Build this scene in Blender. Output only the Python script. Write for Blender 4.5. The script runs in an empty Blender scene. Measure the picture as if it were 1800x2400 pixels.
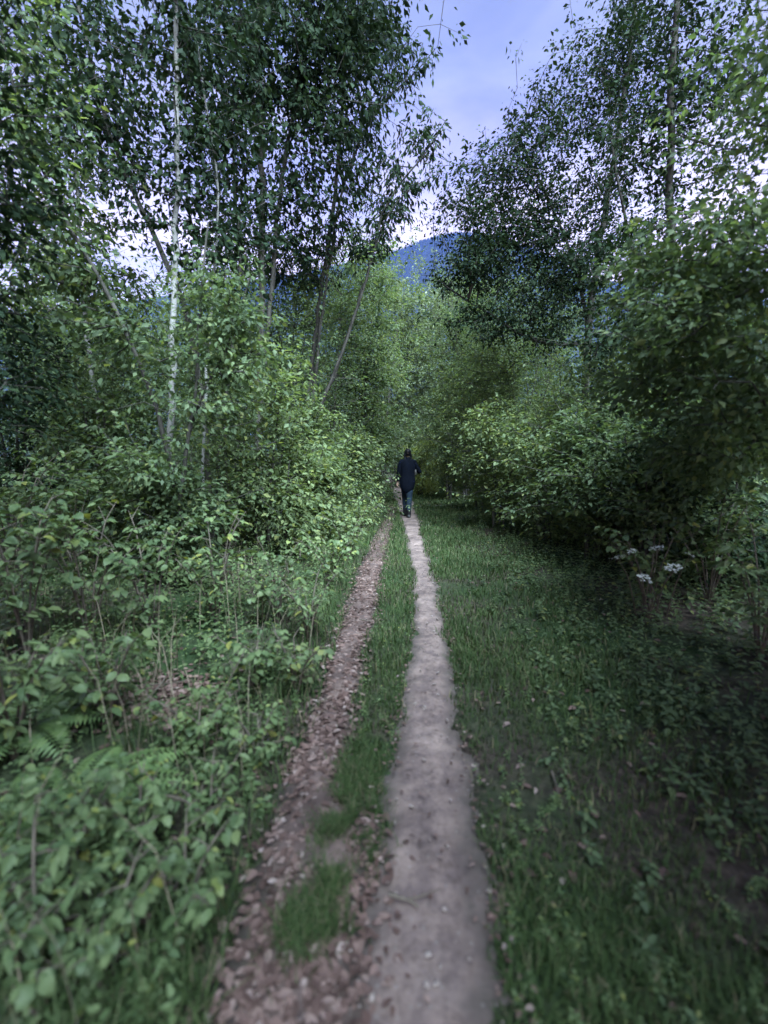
import bpy, math, random
import numpy as np
from mathutils import Vector, Matrix

sc = bpy.context.scene
rng = np.random.default_rng(7)
random.seed(7)

# ------------------------------------------------------------------ camera
CAM_H = 1.5
PITCH = math.radians(7.24)          # looking slightly down
F_PX, PW, PH = 968.0, 1659.0, 2212.0
cam_d = bpy.data.cameras.new('camera')
cam_d.sensor_fit = 'VERTICAL'
cam_d.sensor_height = 36.0
cam_d.lens = 36.0 * F_PX / PH
cam_d.clip_start = 0.05
cam_d.clip_end = 20000
cam_d.dof.use_dof = True
cam_d.dof.focus_distance = 10.0
cam_d.dof.aperture_fstop = 0.95
cam = bpy.data.objects.new('camera', cam_d)
sc.collection.objects.link(cam)
cam.location = (0, 0, CAM_H)
cam.rotation_euler = (math.pi / 2 - PITCH, 0, 0)
sc.camera = cam

# ------------------------------------------------------------------ sky, sun, exposure
SUN_EL, SUN_AZ = math.radians(58), math.radians(152)     # azimuth measured from +Y towards +X
world = bpy.data.worlds.new('World')
sc.world = world
world.use_nodes = True
wn, wl = world.node_tree.nodes, world.node_tree.links
wn.clear()
w_out = wn.new('ShaderNodeOutputWorld')
w_bg = wn.new('ShaderNodeBackground')
w_bg.inputs['Strength'].default_value = 0.0215
sky = wn.new('ShaderNodeTexSky')
sky.sky_type = 'NISHITA'
sky.sun_disc = False
sky.sun_elevation = SUN_EL
sky.sun_rotation = SUN_AZ
sky.air_density = 1.0
sky.dust_density = 2.0
sky.ozone_density = 4.0
tc = wn.new('ShaderNodeTexCoord')
mp = wn.new('ShaderNodeMapping')
mp.inputs['Scale'].default_value = (1.0, 1.0, 3.2)
cn = wn.new('ShaderNodeTexNoise')
cn.inputs['Scale'].default_value = 2.2
cn.inputs['Detail'].default_value = 6
cn.inputs['Roughness'].default_value = 0.55
cr = wn.new('ShaderNodeValToRGB')
cr.color_ramp.elements[0].position = 0.30
cr.color_ramp.elements[0].color = (0.75, 0.75, 0.75, 1)
cr.color_ramp.elements[1].position = 0.72
cr.color_ramp.elements[1].color = (0.95, 0.95, 0.95, 1)
tint = wn.new('ShaderNodeMix'); tint.data_type = 'RGBA'; tint.blend_type = 'MULTIPLY'
tint.inputs['Factor'].default_value = 1.0
tint.inputs['B'].default_value = (1.0, 0.95, 1.0, 1)
mixc = wn.new('ShaderNodeMix'); mixc.data_type = 'RGBA'
sepz = wn.new('ShaderNodeSeparateXYZ')                  # dusk cloud: lavender overhead, paler and pinker towards the horizon
crz = wn.new('ShaderNodeValToRGB')
for pos_, col_ in ((0.40, (4.9, 4.35, 4.6, 1)), (0.50, (2.75, 2.6, 3.1, 1)), (0.60, (1.45, 1.6, 1.95, 1)), (0.75, (.88, 1.06, 1.28, 1))):
    el_ = crz.color_ramp.elements.new(pos_); el_.color = col_
crz.color_ramp.elements.remove(crz.color_ramp.elements[0]); crz.color_ramp.elements.remove(crz.color_ramp.elements[-1])
wl.new(tc.outputs['Generated'], sepz.inputs[0]); wl.new(sepz.outputs['Z'], crz.inputs['Fac'])
cn2 = wn.new('ShaderNodeTexNoise'); cn2.inputs['Scale'].default_value = 3.1; cn2.inputs['Detail'].default_value = 7; cn2.inputs['Distortion'].default_value = .6
wl.new(mp.outputs['Vector'], cn2.inputs['Vector'])
cb = wn.new('ShaderNodeValToRGB')
cb.color_ramp.elements[0].position = .34; cb.color_ramp.elements[0].color = (.66, .69, .78, 1)
cb.color_ramp.elements[1].position = .66; cb.color_ramp.elements[1].color = (1.22, 1.18, 1.10, 1)
wl.new(cn2.outputs['Fac'], cb.inputs['Fac'])
cmul = wn.new('ShaderNodeMix'); cmul.data_type = 'RGBA'; cmul.blend_type = 'MULTIPLY'; cmul.inputs['Factor'].default_value = 1.0
wl.new(crz.outputs['Color'], cmul.inputs['A']); wl.new(cb.outputs['Color'], cmul.inputs['B'])
wl.new(cmul.outputs['Result'], mixc.inputs['B'])
wl.new(tc.outputs['Generated'], mp.inputs['Vector'])
wl.new(mp.outputs['Vector'], cn.inputs['Vector'])
wl.new(cn.outputs['Fac'], cr.inputs['Fac'])
wl.new(sky.outputs['Color'], tint.inputs['A'])
wl.new(tint.outputs['Result'], mixc.inputs['A'])
wl.new(cr.outputs['Color'], mixc.inputs['Factor'])
wl.new(mixc.outputs['Result'], w_bg.inputs['Color'])
wl.new(w_bg.outputs['Background'], w_out.inputs['Surface'])

sun_d = bpy.data.lights.new('sun', 'SUN')
sun_d.energy = 1.5
sun_d.angle = math.radians(45)
sun_d.color = (0.70, 0.89, 1.0)
sun = bpy.data.objects.new('sun', sun_d)
sc.collection.objects.link(sun)
to_sun = Vector((math.sin(SUN_AZ) * math.cos(SUN_EL), math.cos(SUN_AZ) * math.cos(SUN_EL), math.sin(SUN_EL)))
sun.rotation_euler = to_sun.to_track_quat('Z', 'Y').to_euler()
sun.location = to_sun * 50

vs = sc.view_settings
vs.view_transform = 'Standard'
vs.look = 'None'
vs.exposure = 4.1
vs.gamma = 1.0
vs.use_curve_mapping = False

cy = sc.cycles
cy.use_denoising = True
cy.max_bounces = 6
cy.diffuse_bounces = 4
cy.glossy_bounces = 2
cy.transmission_bounces = 4
cy.volume_bounces = 1
cy.transparent_max_bounces = 4

# ------------------------------------------------------------------ pixel <-> place (1659 x 2212 picture units)
cp, sp = math.cos(PITCH), math.sin(PITCH)
def ray(px, py):
    u, v = (px - PW / 2) / F_PX, (PH / 2 - py) / F_PX
    return np.array([u, cp + v * sp, -sp + v * cp])      # forward (0,cp,-sp), up (0,sp,cp)
def at(px, py, Y):
    """the point at forward distance Y (world metres) seen at that spot of the photograph"""
    r = ray(px, py)
    return np.array([0, 0, CAM_H]) + r * (Y / r[1])

# ------------------------------------------------------------------ noise
def vnoise(x, y, seed=0):
    x = np.asarray(x, float); y = np.asarray(y, float)
    ix, iy = np.floor(x), np.floor(y)
    fx, fy = x - ix, y - iy
    fx, fy = fx * fx * (3 - 2 * fx), fy * fy * (3 - 2 * fy)
    def h(a, b):
        s = np.sin(a * 127.1 + b * 311.7 + seed * 74.7) * 43758.5453
        return s - np.floor(s)
    return ((h(ix, iy) * (1 - fx) + h(ix + 1, iy) * fx) * (1 - fy) + (h(ix, iy + 1) * (1 - fx) + h(ix + 1, iy + 1) * fx) * fy) * 2 - 1
def fbm(x, y, seed=0, o=4):
    t, a, s = 0, 1, 0
    for k in range(o):
        t = t + a * vnoise(x * 2 ** k, y * 2 ** k, seed + k * 13); s += a; a *= .5
    return t / s

def sstep(a, b, x):
    t = np.clip((x - a) / (b - a), 0, 1)
    return t * t * (3 - 2 * t)

def flat_hit(px, py):
    r = ray(px, py)
    return (np.array([0, 0, CAM_H]) + r * (-CAM_H / r[2]))[:2]

# ------------------------------------------------------------------ the two wheel tracks, read off the photograph
def rows(tab):
    out = []
    for py, xl, xr in tab:
        a, b = flat_hit(xl, py), flat_hit(xr, py)
        out.append((a[1], a[0], b[0]))
    return out
right_rows = rows([(2212, 735, 1120), (2050, 760, 1090), (1900, 775, 1068), (1800, 795, 1044), (1700, 826, 1020), (1600, 855, 1004), (1500, 866, 992),
                   (1400, 886, 976), (1300, 893, 950), (1200, 884, 926), (1130, 868, 908), (1090, 856, 896), (1062, 848, 882)])
left_rows = rows([(2212, 455, 790), (2050, 500, 800), (1900, 545, 805), (1800, 582, 815), (1720, 608, 795), (1680, 618, 726), (1600, 652, 757), (1500, 688, 772),
                  (1400, 718, 792), (1300, 748, 818), (1230, 778, 828), (1160, 808, 842), (1110, 838, 854)])
y0, l0, r0 = right_rows[0]
right_rows = [(-2.5, l0 - .05, r0 - .05)] + right_rows + [(26, -.15, .85), (34, -1.2, -.2), (44, -4.2, -3.0)]
y0, l0, r0 = left_rows[0]
left_rows = [(-2.5, l0 - .05, r0 - .1)] + left_rows + [(14.5, .08, .35)]
RR, LR = np.array(right_rows), np.array(left_rows)
def track(R, y):
    return np.interp(y, R[:, 0], R[:, 1]), np.interp(y, R[:, 0], R[:, 2])

def gz(x, y):
    """height of the ground"""
    x = np.asarray(x, float); y = np.asarray(y, float)
    l, _ = track(LR, y); _, r = track(RR, y)
    dl, dr = l - x, x - r
    near = np.exp(-np.maximum(0, np.hypot(x, y) - 40) / 60)
    h = 0.030 * fbm(x * .7, y * .7, 3, 3)
    h = h + .34 * sstep(.15, 3.2, dl) * near + .16 * sstep(.2, 2.6, dr) * near - .10 * sstep(2.5, 6, dr) * near
    far = sstep(1.0, 6.0, np.maximum(dl, dr))
    return h + far * .12 * fbm(x * .25, y * .25, 9, 3)
def gz1(x, y): return float(gz(np.array([x]), np.array([y]))[0])
def ground(px, py):
    """where the line of sight through that spot meets the ground"""
    r = ray(px, py); t = -CAM_H / r[2]
    for _ in range(6):
        p = r * t
        t = (gz1(p[0], p[1]) - CAM_H) / r[2]
    p = np.array([0, 0, CAM_H]) + r * t
    p[2] = gz1(p[0], p[1])
    return p

# ------------------------------------------------------------------ mesh and object helpers
C = sc.collection
def mesh_np(name, V, faces, mat=None, smooth=True):
    me = bpy.data.meshes.new(name)
    V = np.ascontiguousarray(V, dtype=np.float32)
    if not isinstance(faces, list): faces = [faces]
    faces = [np.asarray(f, dtype=np.int32) for f in faces if len(f)]
    me.vertices.add(len(V)); me.vertices.foreach_set('co', V.ravel())
    idx = np.concatenate([f.ravel() for f in faces])
    sizes = np.concatenate([np.full(len(f), f.shape[1], np.int32) for f in faces])
    starts = np.concatenate([[0], np.cumsum(sizes)[:-1]]).astype(np.int32)
    me.loops.add(len(idx)); me.loops.foreach_set('vertex_index', idx)
    me.polygons.add(len(sizes)); me.polygons.foreach_set('loop_start', starts)
    if smooth: me.polygons.foreach_set('use_smooth', np.ones(len(sizes), bool))
    me.update(calc_edges=True)
    if mat: me.materials.append(mat)
    return me
def obj(name, me, parent=None, loc=None):
    o = bpy.data.objects.new(name, me); C.objects.link(o)
    if parent: o.parent = parent
    if loc is not None: o.location = loc
    return o
def tag(o, label=None, cat=None, group=None, kind=None):
    if label: o['label'] = label
    if cat: o['category'] = cat
    if group: o['group'] = group
    if kind: o['kind'] = kind
    return o
def empty(name, loc):
    o = bpy.data.objects.new(name, None); C.objects.link(o); o.location = Vector([float(v) for v in loc]); o.empty_display_size = .2
    return o
def copy_tree(o, parent=None):
    c = o.copy(); C.objects.link(c); c.parent = parent
    for ch in list(o.children): copy_tree(ch, c)
    return c
def nrm(a): return a / np.maximum(np.linalg.norm(a, axis=-1, keepdims=True), 1e-9)

# ------------------------------------------------------------------ materials
def new_mat(name):
    m = bpy.data.materials.new(name); m.use_nodes = True
    n, l = m.node_tree.nodes, m.node_tree.links
    n.clear()
    return m, n, l
def ramp(n, stops):
    r = n.new('ShaderNodeValToRGB')
    e = r.color_ramp.elements
    while len(e) < len(stops): e.new(.5)
    for k, (p, c) in enumerate(stops): e[k].position = p; e[k].color = (*c, 1)
    return r
def noise(n, l, scale, detail=4, rough=.6, vec=None):
    t = n.new('ShaderNodeTexNoise')
    t.inputs['Scale'].default_value = scale; t.inputs['Detail'].default_value = detail; t.inputs['Roughness'].default_value = rough
    if vec is not None: l.new(vec, t.inputs['Vector'])
    return t
def mixrgb(n, l, fac, a, b, mode='MIX'):
    m = n.new('ShaderNodeMix'); m.data_type = 'RGBA'; m.blend_type = mode
    for s, v in (('Factor', fac), ('A', a), ('B', b)):
        if hasattr(v, 'is_linked') or hasattr(v, 'links'): l.new(v, m.inputs[s])
        elif isinstance(v, (tuple, list)): m.inputs[s].default_value = (*v, 1) if len(v) == 3 else v
        else: m.inputs[s].default_value = v
    return m.outputs['Result']
def mathn(n, l, op, a, b=0.0):
    m = n.new('ShaderNodeMath'); m.operation = op
    for k, v in enumerate((a, b)):
        if hasattr(v, 'links'): l.new(v, m.inputs[k])
        else: m.inputs[k].default_value = v
    return m.outputs[0]

def leaf_mat(name, stops, trans=.3, rough=.45, spec=.35):
    m, n, l = new_mat(name)
    g = n.new('ShaderNodeNewGeometry'); oi = n.new('ShaderNodeObjectInfo')
    r = mathn(n, l, 'FRACT', mathn(n, l, 'ADD', g.outputs['Random Per Island'], oi.outputs['Random']))
    c = ramp(n, stops); l.new(r, c.inputs['Fac'])
    nz = noise(n, l, 1.3, 3, .6, g.outputs['Position'])
    br = ramp(n, [(.3, (.72, .72, .72)), (.7, (1.25, 1.2, 1.15))]); l.new(nz.outputs['Fac'], br.inputs['Fac'])
    col = mixrgb(n, l, 1.0, c.outputs['Color'], br.outputs['Color'], 'MULTIPLY')
    p = n.new('ShaderNodeBsdfPrincipled'); l.new(col, p.inputs['Base Color'])
    p.inputs['Roughness'].default_value = rough; p.inputs['Specular IOR Level'].default_value = spec
    t = n.new('ShaderNodeBsdfTranslucent')
    tcx = mixrgb(n, l, 1.0, col, (1.15, 1.2, .6), 'MULTIPLY'); l.new(tcx, t.inputs['Color'])
    ms = n.new('ShaderNodeMixShader'); ms.inputs[0].default_value = trans
    l.new(p.outputs[0], ms.inputs[1]); l.new(t.outputs[0], ms.inputs[2])
    o = n.new('ShaderNodeOutputMaterial'); l.new(ms.outputs[0], o.inputs['Surface'])
    return m
def bark_mat(name, dark, light, scale=14, birch=False):
    m, n, l = new_mat(name)
    tcn = n.new('ShaderNodeTexCoord'); mpn = n.new('ShaderNodeMapping')
    mpn.inputs['Scale'].default_value = (1, 1, .25) if not birch else (1.2, 1.2, 6)
    l.new(tcn.outputs['Object'], mpn.inputs['Vector'])
    nz = noise(n, l, scale if not birch else 5.0, 5, .65, mpn.outputs['Vector'])
    c = ramp(n, [(.36, dark), (.62, light)] if not birch else [(.36, dark), (.43, light), (.7, light), (.9, (.55, .5, .44))])
    l.new(nz.outputs['Fac'], c.inputs['Fac'])
    p = n.new('ShaderNodeBsdfPrincipled'); l.new(c.outputs['Color'], p.inputs['Base Color'])
    p.inputs['Roughness'].default_value = .85; p.inputs['Specular IOR Level'].default_value = .2
    b = n.new('ShaderNodeBump'); b.inputs['Strength'].default_value = .5; b.inputs['Distance'].default_value = .01
    l.new(nz.outputs['Fac'], b.inputs['Height']); l.new(b.outputs[0], p.inputs['Normal'])
    o = n.new('ShaderNodeOutputMaterial'); l.new(p.outputs[0], o.inputs['Surface'])
    return m
def plain_mat(name, stops, scale=8, rough=.8, bump=.3, bdist=.01, spec=.2, detail=6):
    m, n, l = new_mat(name)
    g = n.new('ShaderNodeNewGeometry')
    nz = noise(n, l, scale, detail, .65, g.outputs['Position'])
    c = ramp(n, stops); l.new(nz.outputs['Fac'], c.inputs['Fac'])
    p = n.new('ShaderNodeBsdfPrincipled'); l.new(c.outputs['Color'], p.inputs['Base Color'])
    p.inputs['Roughness'].default_value = rough; p.inputs['Specular IOR Level'].default_value = spec
    if bump:
        b = n.new('ShaderNodeBump'); b.inputs['Strength'].default_value = bump; b.inputs['Distance'].default_value = bdist
        l.new(nz.outputs['Fac'], b.inputs['Height']); l.new(b.outputs[0], p.inputs['Normal'])
    o = n.new('ShaderNodeOutputMaterial'); l.new(p.outputs[0], o.inputs['Surface'])
    return m

M = {}
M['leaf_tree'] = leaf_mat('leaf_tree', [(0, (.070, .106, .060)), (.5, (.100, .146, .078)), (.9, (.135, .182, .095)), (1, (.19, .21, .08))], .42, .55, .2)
M['leaf_shaded'] = leaf_mat('leaf_shaded', [(0, (.015, .029, .018)), (.6, (.022, .040, .022)), (1, (.034, .055, .026))], .18, .7, .08)  # silhouette shade of crowns and margins put into the leaf colour
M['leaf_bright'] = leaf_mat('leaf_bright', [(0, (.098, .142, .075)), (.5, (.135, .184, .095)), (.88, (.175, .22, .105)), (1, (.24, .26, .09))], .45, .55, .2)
M['leaf_shrub'] = leaf_mat('leaf_shrub', [(0, (.060, .098, .045)), (.45, (.095, .142, .062)), (.9, (.135, .182, .085)), (.97, (.16, .20, .06)), (1, (.22, .22, .06))], .30, .5, .28)
M['leaf_grey'] = leaf_mat('leaf_grey', [(0, (.12, .16, .10)), (.6, (.16, .205, .13)), (1, (.20, .24, .13))], .32)
M['leaf_yellow'] = leaf_mat('leaf_yellow', [(0, (.15, .19, .05)), (.6, (.20, .24, .07)), (1, (.26, .28, .08))], .35)
M['fern'] = leaf_mat('fern', [(0, (.09, .15, .06)), (1, (.14, .21, .08))], .3)
M['grass'] = leaf_mat('grass', [(0, (.034, .060, .022)), (.55, (.050, .084, .030)), (.85, (.072, .105, .042)), (.94, (.12, .115, .07)), (1, (.20, .175, .115))], .25, .65, .15)
M['dry_leaf'] = leaf_mat('dry_leaf', [(0, (.054, .033, .030)), (.4, (.098, .060, .055)), (.75, (.15, .098, .090)), (.94, (.21, .15, .142)), (1, (.29, .23, .225))], .1, .7, .2)
M['bark'] = bark_mat('bark_dark', (.030, .027, .025), (.085, .078, .070))
M['bark_grey'] = bark_mat('bark_grey', (.07, .065, .06), (.20, .19, .175))
M['birch'] = bark_mat('bark_birch', (.05, .045, .04), (.27, .26, .255), birch=True)
M['twig'] = bark_mat('twig_brown', (.06, .05, .042), (.14, .115, .095))
M['petal'] = plain_mat('white_petals', [(.3, (.40, .42, .40)), (.7, (.55, .56, .54))], 30, .6, 0)

def ground_mat():
    m, n, l = new_mat('forest_floor')
    g = n.new('ShaderNodeNewGeometry')
    a = noise(n, l, .9, 5, .6, g.outputs['Position']); b = noise(n, l, 22, 6, .7, g.outputs['Position'])
    soil = ramp(n, [(.3, (.018, .014, .012)), (.5, (.042, .032, .027)), (.68, (.085, .063, .053))]); l.new(b.outputs['Fac'], soil.inputs['Fac'])
    moss = ramp(n, [(.3, (.014, .028, .012)), (.7, (.034, .058, .022))]); l.new(b.outputs['Fac'], moss.inputs['Fac'])
    f = ramp(n, [(.40, (0, 0, 0)), (.58, (1, 1, 1))]); l.new(a.outputs['Fac'], f.inputs['Fac'])
    col = mixrgb(n, l, f.outputs['Color'], soil.outputs['Color'], moss.outputs['Color'])
    p = n.new('ShaderNodeBsdfPrincipled'); l.new(col, p.inputs['Base Color']); p.inputs['Roughness'].default_value = .95
    p.inputs['Specular IOR Level'].default_value = .15
    bp = n.new('ShaderNodeBump'); bp.inputs['Strength'].default_value = .8; bp.inputs['Distance'].default_value = .03
    l.new(b.outputs['Fac'], bp.inputs['Height']); l.new(bp.outputs[0], p.inputs['Normal'])
    o = n.new('ShaderNodeOutputMaterial'); l.new(p.outputs[0], o.inputs['Surface'])
    return m
def dirt_mat(name, c0, c1, c2, litter, edge_col):
    m, n, l = new_mat(name)
    g = n.new('ShaderNodeNewGeometry')
    a = noise(n, l, 2.6, 5, .6, g.outputs['Position']); b = noise(n, l, 30, 8, .75, g.outputs['Position'])
    base = ramp(n, [(.32, c0), (.5, c1), (.68, c2)]); l.new(a.outputs['Fac'], base.inputs['Fac'])
    fine = ramp(n, [(.30, (.55, .53, .52)), (.52, (1, 1, 1)), (.75, (1.25, 1.24, 1.24))]); l.new(b.outputs['Fac'], fine.inputs['Fac'])
    col = mixrgb(n, l, 1.0, base.outputs['Color'], fine.outputs['Color'], 'MULTIPLY')
    md = noise(n, l, 9, 4, .6, g.outputs['Position']); mr = ramp(n, [(.35, (.70, .69, .72)), (.65, (1.15, 1.13, 1.10))]); l.new(md.outputs['Fac'], mr.inputs['Fac'])
    col = mixrgb(n, l, 1.0, col, mr.outputs['Color'], 'MULTIPLY')
    v = n.new('ShaderNodeTexVoronoi'); v.inputs['Scale'].default_value = 55; l.new(g.outputs['Position'], v.inputs['Vector'])
    sel = n.new('ShaderNodeSeparateColor'); l.new(v.outputs['Color'], sel.inputs[0])
    ea = n.new('ShaderNodeAttribute'); ea.attribute_name = 'edge'
    en = mathn(n, l, 'ADD', ea.outputs['Fac'], mathn(n, l, 'MULTIPLY', mathn(n, l, 'SUBTRACT', b.outputs['Fac'], .5), 1.1))
    ef = ramp(n, [(.50, (0, 0, 0)), (.98, (1, 1, 1))]); l.new(en, ef.inputs['Fac'])
    col = mixrgb(n, l, ef.outputs['Color'], col, edge_col)
    peb = mathn(n, l, 'MULTIPLY', mathn(n, l, 'LESS_THAN', v.outputs['Distance'], .32), mathn(n, l, 'GREATER_THAN', sel.outputs[0], litter))
    col = mixrgb(n, l, mathn(n, l, 'MULTIPLY', peb, .4), col, (.20, .18, .175))
    p = n.new('ShaderNodeBsdfPrincipled'); l.new(col, p.inputs['Base Color']); p.inputs['Roughness'].default_value = .9
    p.inputs['Specular IOR Level'].default_value = .2
    hh = mathn(n, l, 'ADD', b.outputs['Fac'], mathn(n, l, 'MULTIPLY', peb, .25))
    bp = n.new('ShaderNodeBump'); bp.inputs['Strength'].default_value = .7; bp.inputs['Distance'].default_value = .012
    l.new(hh, bp.inputs['Height']); l.new(bp.outputs[0], p.inputs['Normal'])
    o = n.new('ShaderNodeOutputMaterial'); l.new(p.outputs[0], o.inputs['Surface'])
    return m
M['ground'] = ground_mat()
M['dirt'] = dirt_mat('trodden_dirt', (.098, .072, .070), (.178, .132, .124), (.262, .198, .182), .90, (.075, .060, .055))
M['litter_soil'] = dirt_mat('litter_soil', (.062, .043, .040), (.105, .073, .068), (.155, .112, .104), .93, (.04, .032, .028))
M['hill'] = plain_mat('hill_woods', [(.3, (.007, .012, .012)), (.7, (.016, .022, .020))], .012, .95, .0)
M['conifer'] = plain_mat('conifer_needles', [(.3, (.006, .010, .010)), (.7, (.014, .019, .018))], .05, .95, 0)

# ------------------------------------------------------------------ the ground sheet
def spaced(lo, hi, n, k):
    t = np.linspace(-1, 1, n); s = np.sinh(k * t) / math.sinh(k)
    return np.where(s < 0, -s * lo, s * hi)
gx = spaced(-5200, 5200, 381, 10.2)
gy = np.concatenate([np.linspace(-400, -6, 12), np.linspace(-5, 16, 280), 16 + (np.linspace(0, 1, 90)[1:] ** 3.2) * 6000])
X, Y = np.meshgrid(gx, gy)
Z = gz(X, Y)
idx = np.arange(X.size).reshape(X.shape)
Fq = np.stack([idx[:-1, :-1], idx[:-1, 1:], idx[1:, 1:], idx[1:, :-1]], -1).reshape(-1, 4)
g_o = obj('ground', mesh_np('ground', np.stack([X, Y, Z], -1).reshape(-1, 3), Fq, M['ground']))
tag(g_o, 'dark forest floor of soil, moss and old leaves', 'ground', kind='structure')

def strip(name, R, mat, ys, seed, crown, rough):
    nt = 46
    l, r = track(R, ys)
    t = np.linspace(-1.5, 1.5, nt)
    c, hw = (l + r) / 2, (r - l) / 2
    Xs = c[:, None] + hw[:, None] * t[None, :]
    Ys = np.repeat(ys[:, None], nt, 1)
    edge = np.abs(t)[None, :] + .34 * fbm(Xs * 3.0, Ys * 3.0, seed, 4) + .22 * fbm(Xs * 14, Ys * 14, seed + 3, 3)
    off = crown * (1.05 - np.clip(edge, 0, 2) ** 2) + .012 * fbm(Xs * 6, Ys * 6, seed + 5, 4) * (edge < 1) + rough * vnoise(Xs * 30, Ys * 30, seed + 8)
    Zs = gz(Xs, Ys) + np.clip(off, -.06, .05)
    ii = np.arange(Xs.size).reshape(Xs.shape)
    F = np.stack([ii[:-1, :-1], ii[:-1, 1:], ii[1:, 1:], ii[1:, :-1]], -1).reshape(-1, 4)
    me = mesh_np(name, np.stack([Xs, Ys, Zs], -1).reshape(-1, 3), F, mat)
    at_ = me.attributes.new('edge', 'FLOAT', 'POINT'); at_.data.foreach_set('value', edge.astype(np.float32).ravel())
    return obj(name, me)
path = strip('dirt_path', RR, M['dirt'], np.concatenate([np.linspace(-2.4, 6, 420), np.linspace(6.05, 44, 260)]), 21, .020, .0030)
tag(path, 'trodden pinkish-brown footpath leading to the walker', 'path', kind='structure')
rut = strip('leaf_path', LR, M['litter_soil'], np.concatenate([np.linspace(-2.4, 6, 330), np.linspace(6.05, 14.4, 120)]), 41, .024, .004)
tag(rut, 'leaf-strewn rut running beside the footpath', 'path', kind='structure')

# ------------------------------------------------------------------ leaves
LO = (np.array([[0, 0, 0], [.42, .27, .06], [1, 0, -.08], [.42, -.27, .06]]), [np.array([[0, 2, 1], [0, 3, 2]])])
MID = (np.array([[0, 0, 0], [.22, .27, .05], [.62, .23, .03], [1, 0, -.12], [.62, -.23, .03], [.22, -.27, .05]]), [np.array([[0, 3, 2, 1], [0, 5, 4, 3]])])
LANCE = (np.array([[0, 0, 0], [.40, .16, .05], [1, 0, -.10], [.40, -.16, .05]]), [np.array([[0, 2, 1], [0, 3, 2]])])
def leaf_cloud(P, A, N, S, shape=LO):
    A = nrm(A); side = nrm(np.cross(N, A)); up = np.cross(A, side)
    L, fs = shape
    S = np.broadcast_to(np.asarray(S, float).reshape(-1, 1, 1) if np.ndim(S) else np.full((len(P), 1, 1), S), (len(P), 1, 1))
    V = P[:, None, :] + S * (L[None, :, 0:1] * A[:, None, :] + L[None, :, 1:2] * side[:, None, :] + L[None, :, 2:3] * up[:, None, :])
    k = len(L)
    F = [(f[None] + (np.arange(len(P)) * k)[:, None, None]).reshape(-1, f.shape[1]) for f in fs]
    return V.reshape(-1, 3), F
def big_leaf():
    """one near leaf: ovate, toothed, creased along the midrib, tip bent down"""
    ts = np.array([0, .10, .24, .40, .56, .72, .86, 1.0]); ws = np.array([.0, .20, .30, .33, .30, .22, .12, 0])
    V = [[-.16, 0, 0.0]]
    for k, (t, w) in enumerate(zip(ts, ws)):
        z = .05 * math.sin(t * 3.1) - .16 * t * t
        w2 = w + (.022 if k % 2 else -.012) * (w > 0)
        V += [[t, 0, z], [t, w2, z + .16 * w], [t, -w2, z + .16 * w]]
    F4, F3 = [], []
    for k in range(len(ts) - 1):
        a, b = 1 + 3 * k, 4 + 3 * k
        F4 += [[a, b, b + 1, a + 1], [a, a + 2, b + 2, b]]
    F3 += [[0, 1, 2], [0, 3, 1]]
    return mesh_np('leaf', np.array(V), [np.array(F4), np.array(F3)], M['leaf_shrub'])
BIG = big_leaf()

# ------------------------------------------------------------------ woody skeletons
def resample(P, R, seg):
    P, R = np.array(P, float), np.array(R, float)
    d = np.concatenate([[0], np.cumsum(np.linalg.norm(np.diff(P, axis=0), axis=1))])
    n = max(3, int(d[-1] / seg) + 1)
    s = np.linspace(0, d[-1], n)
    Q = np.stack([np.interp(s, d, P[:, k]) for k in range(3)], 1)
    for _ in range(2): Q[1:-1] = (Q[:-2] + 2 * Q[1:-1] + Q[2:]) / 4
    return Q, np.interp(s, d, R)
def tube(P, R, sides=8, cap=True):
    P = np.array(P, float); n = len(P)
    T = nrm(np.gradient(P, axis=0))
    ref = np.array([1, 0, 0]) if abs(T[0][0]) < .8 else np.array([0, 1, 0])
    U = nrm(np.cross(T, np.broadcast_to(ref, T.shape))); W = np.cross(T, U)
    a = np.linspace(0, 2 * np.pi, sides, endpoint=False)
    V = P[:, None] + np.asarray(R)[:, None, None] * (np.cos(a)[None, :, None] * U[:, None] + np.sin(a)[None, :, None] * W[:, None])
    ii = np.arange(n * sides).reshape(n, sides)
    F = np.stack([ii[:-1], np.roll(ii, -1, 1)[:-1], np.roll(ii, -1, 1)[1:], ii[1:]], -1).reshape(-1, 4)
    return V.reshape(-1, 3), F
def merge(parts):
    Vs, Fs, o = [], {}, 0
    for V, F in parts:
        for f in (F if isinstance(F, list) else [F]):
            if len(f): Fs.setdefault(f.shape[1], []).append(f + o)
        Vs.append(V); o += len(V)
    return np.concatenate(Vs), [np.concatenate(v) for v in Fs.values()]

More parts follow.
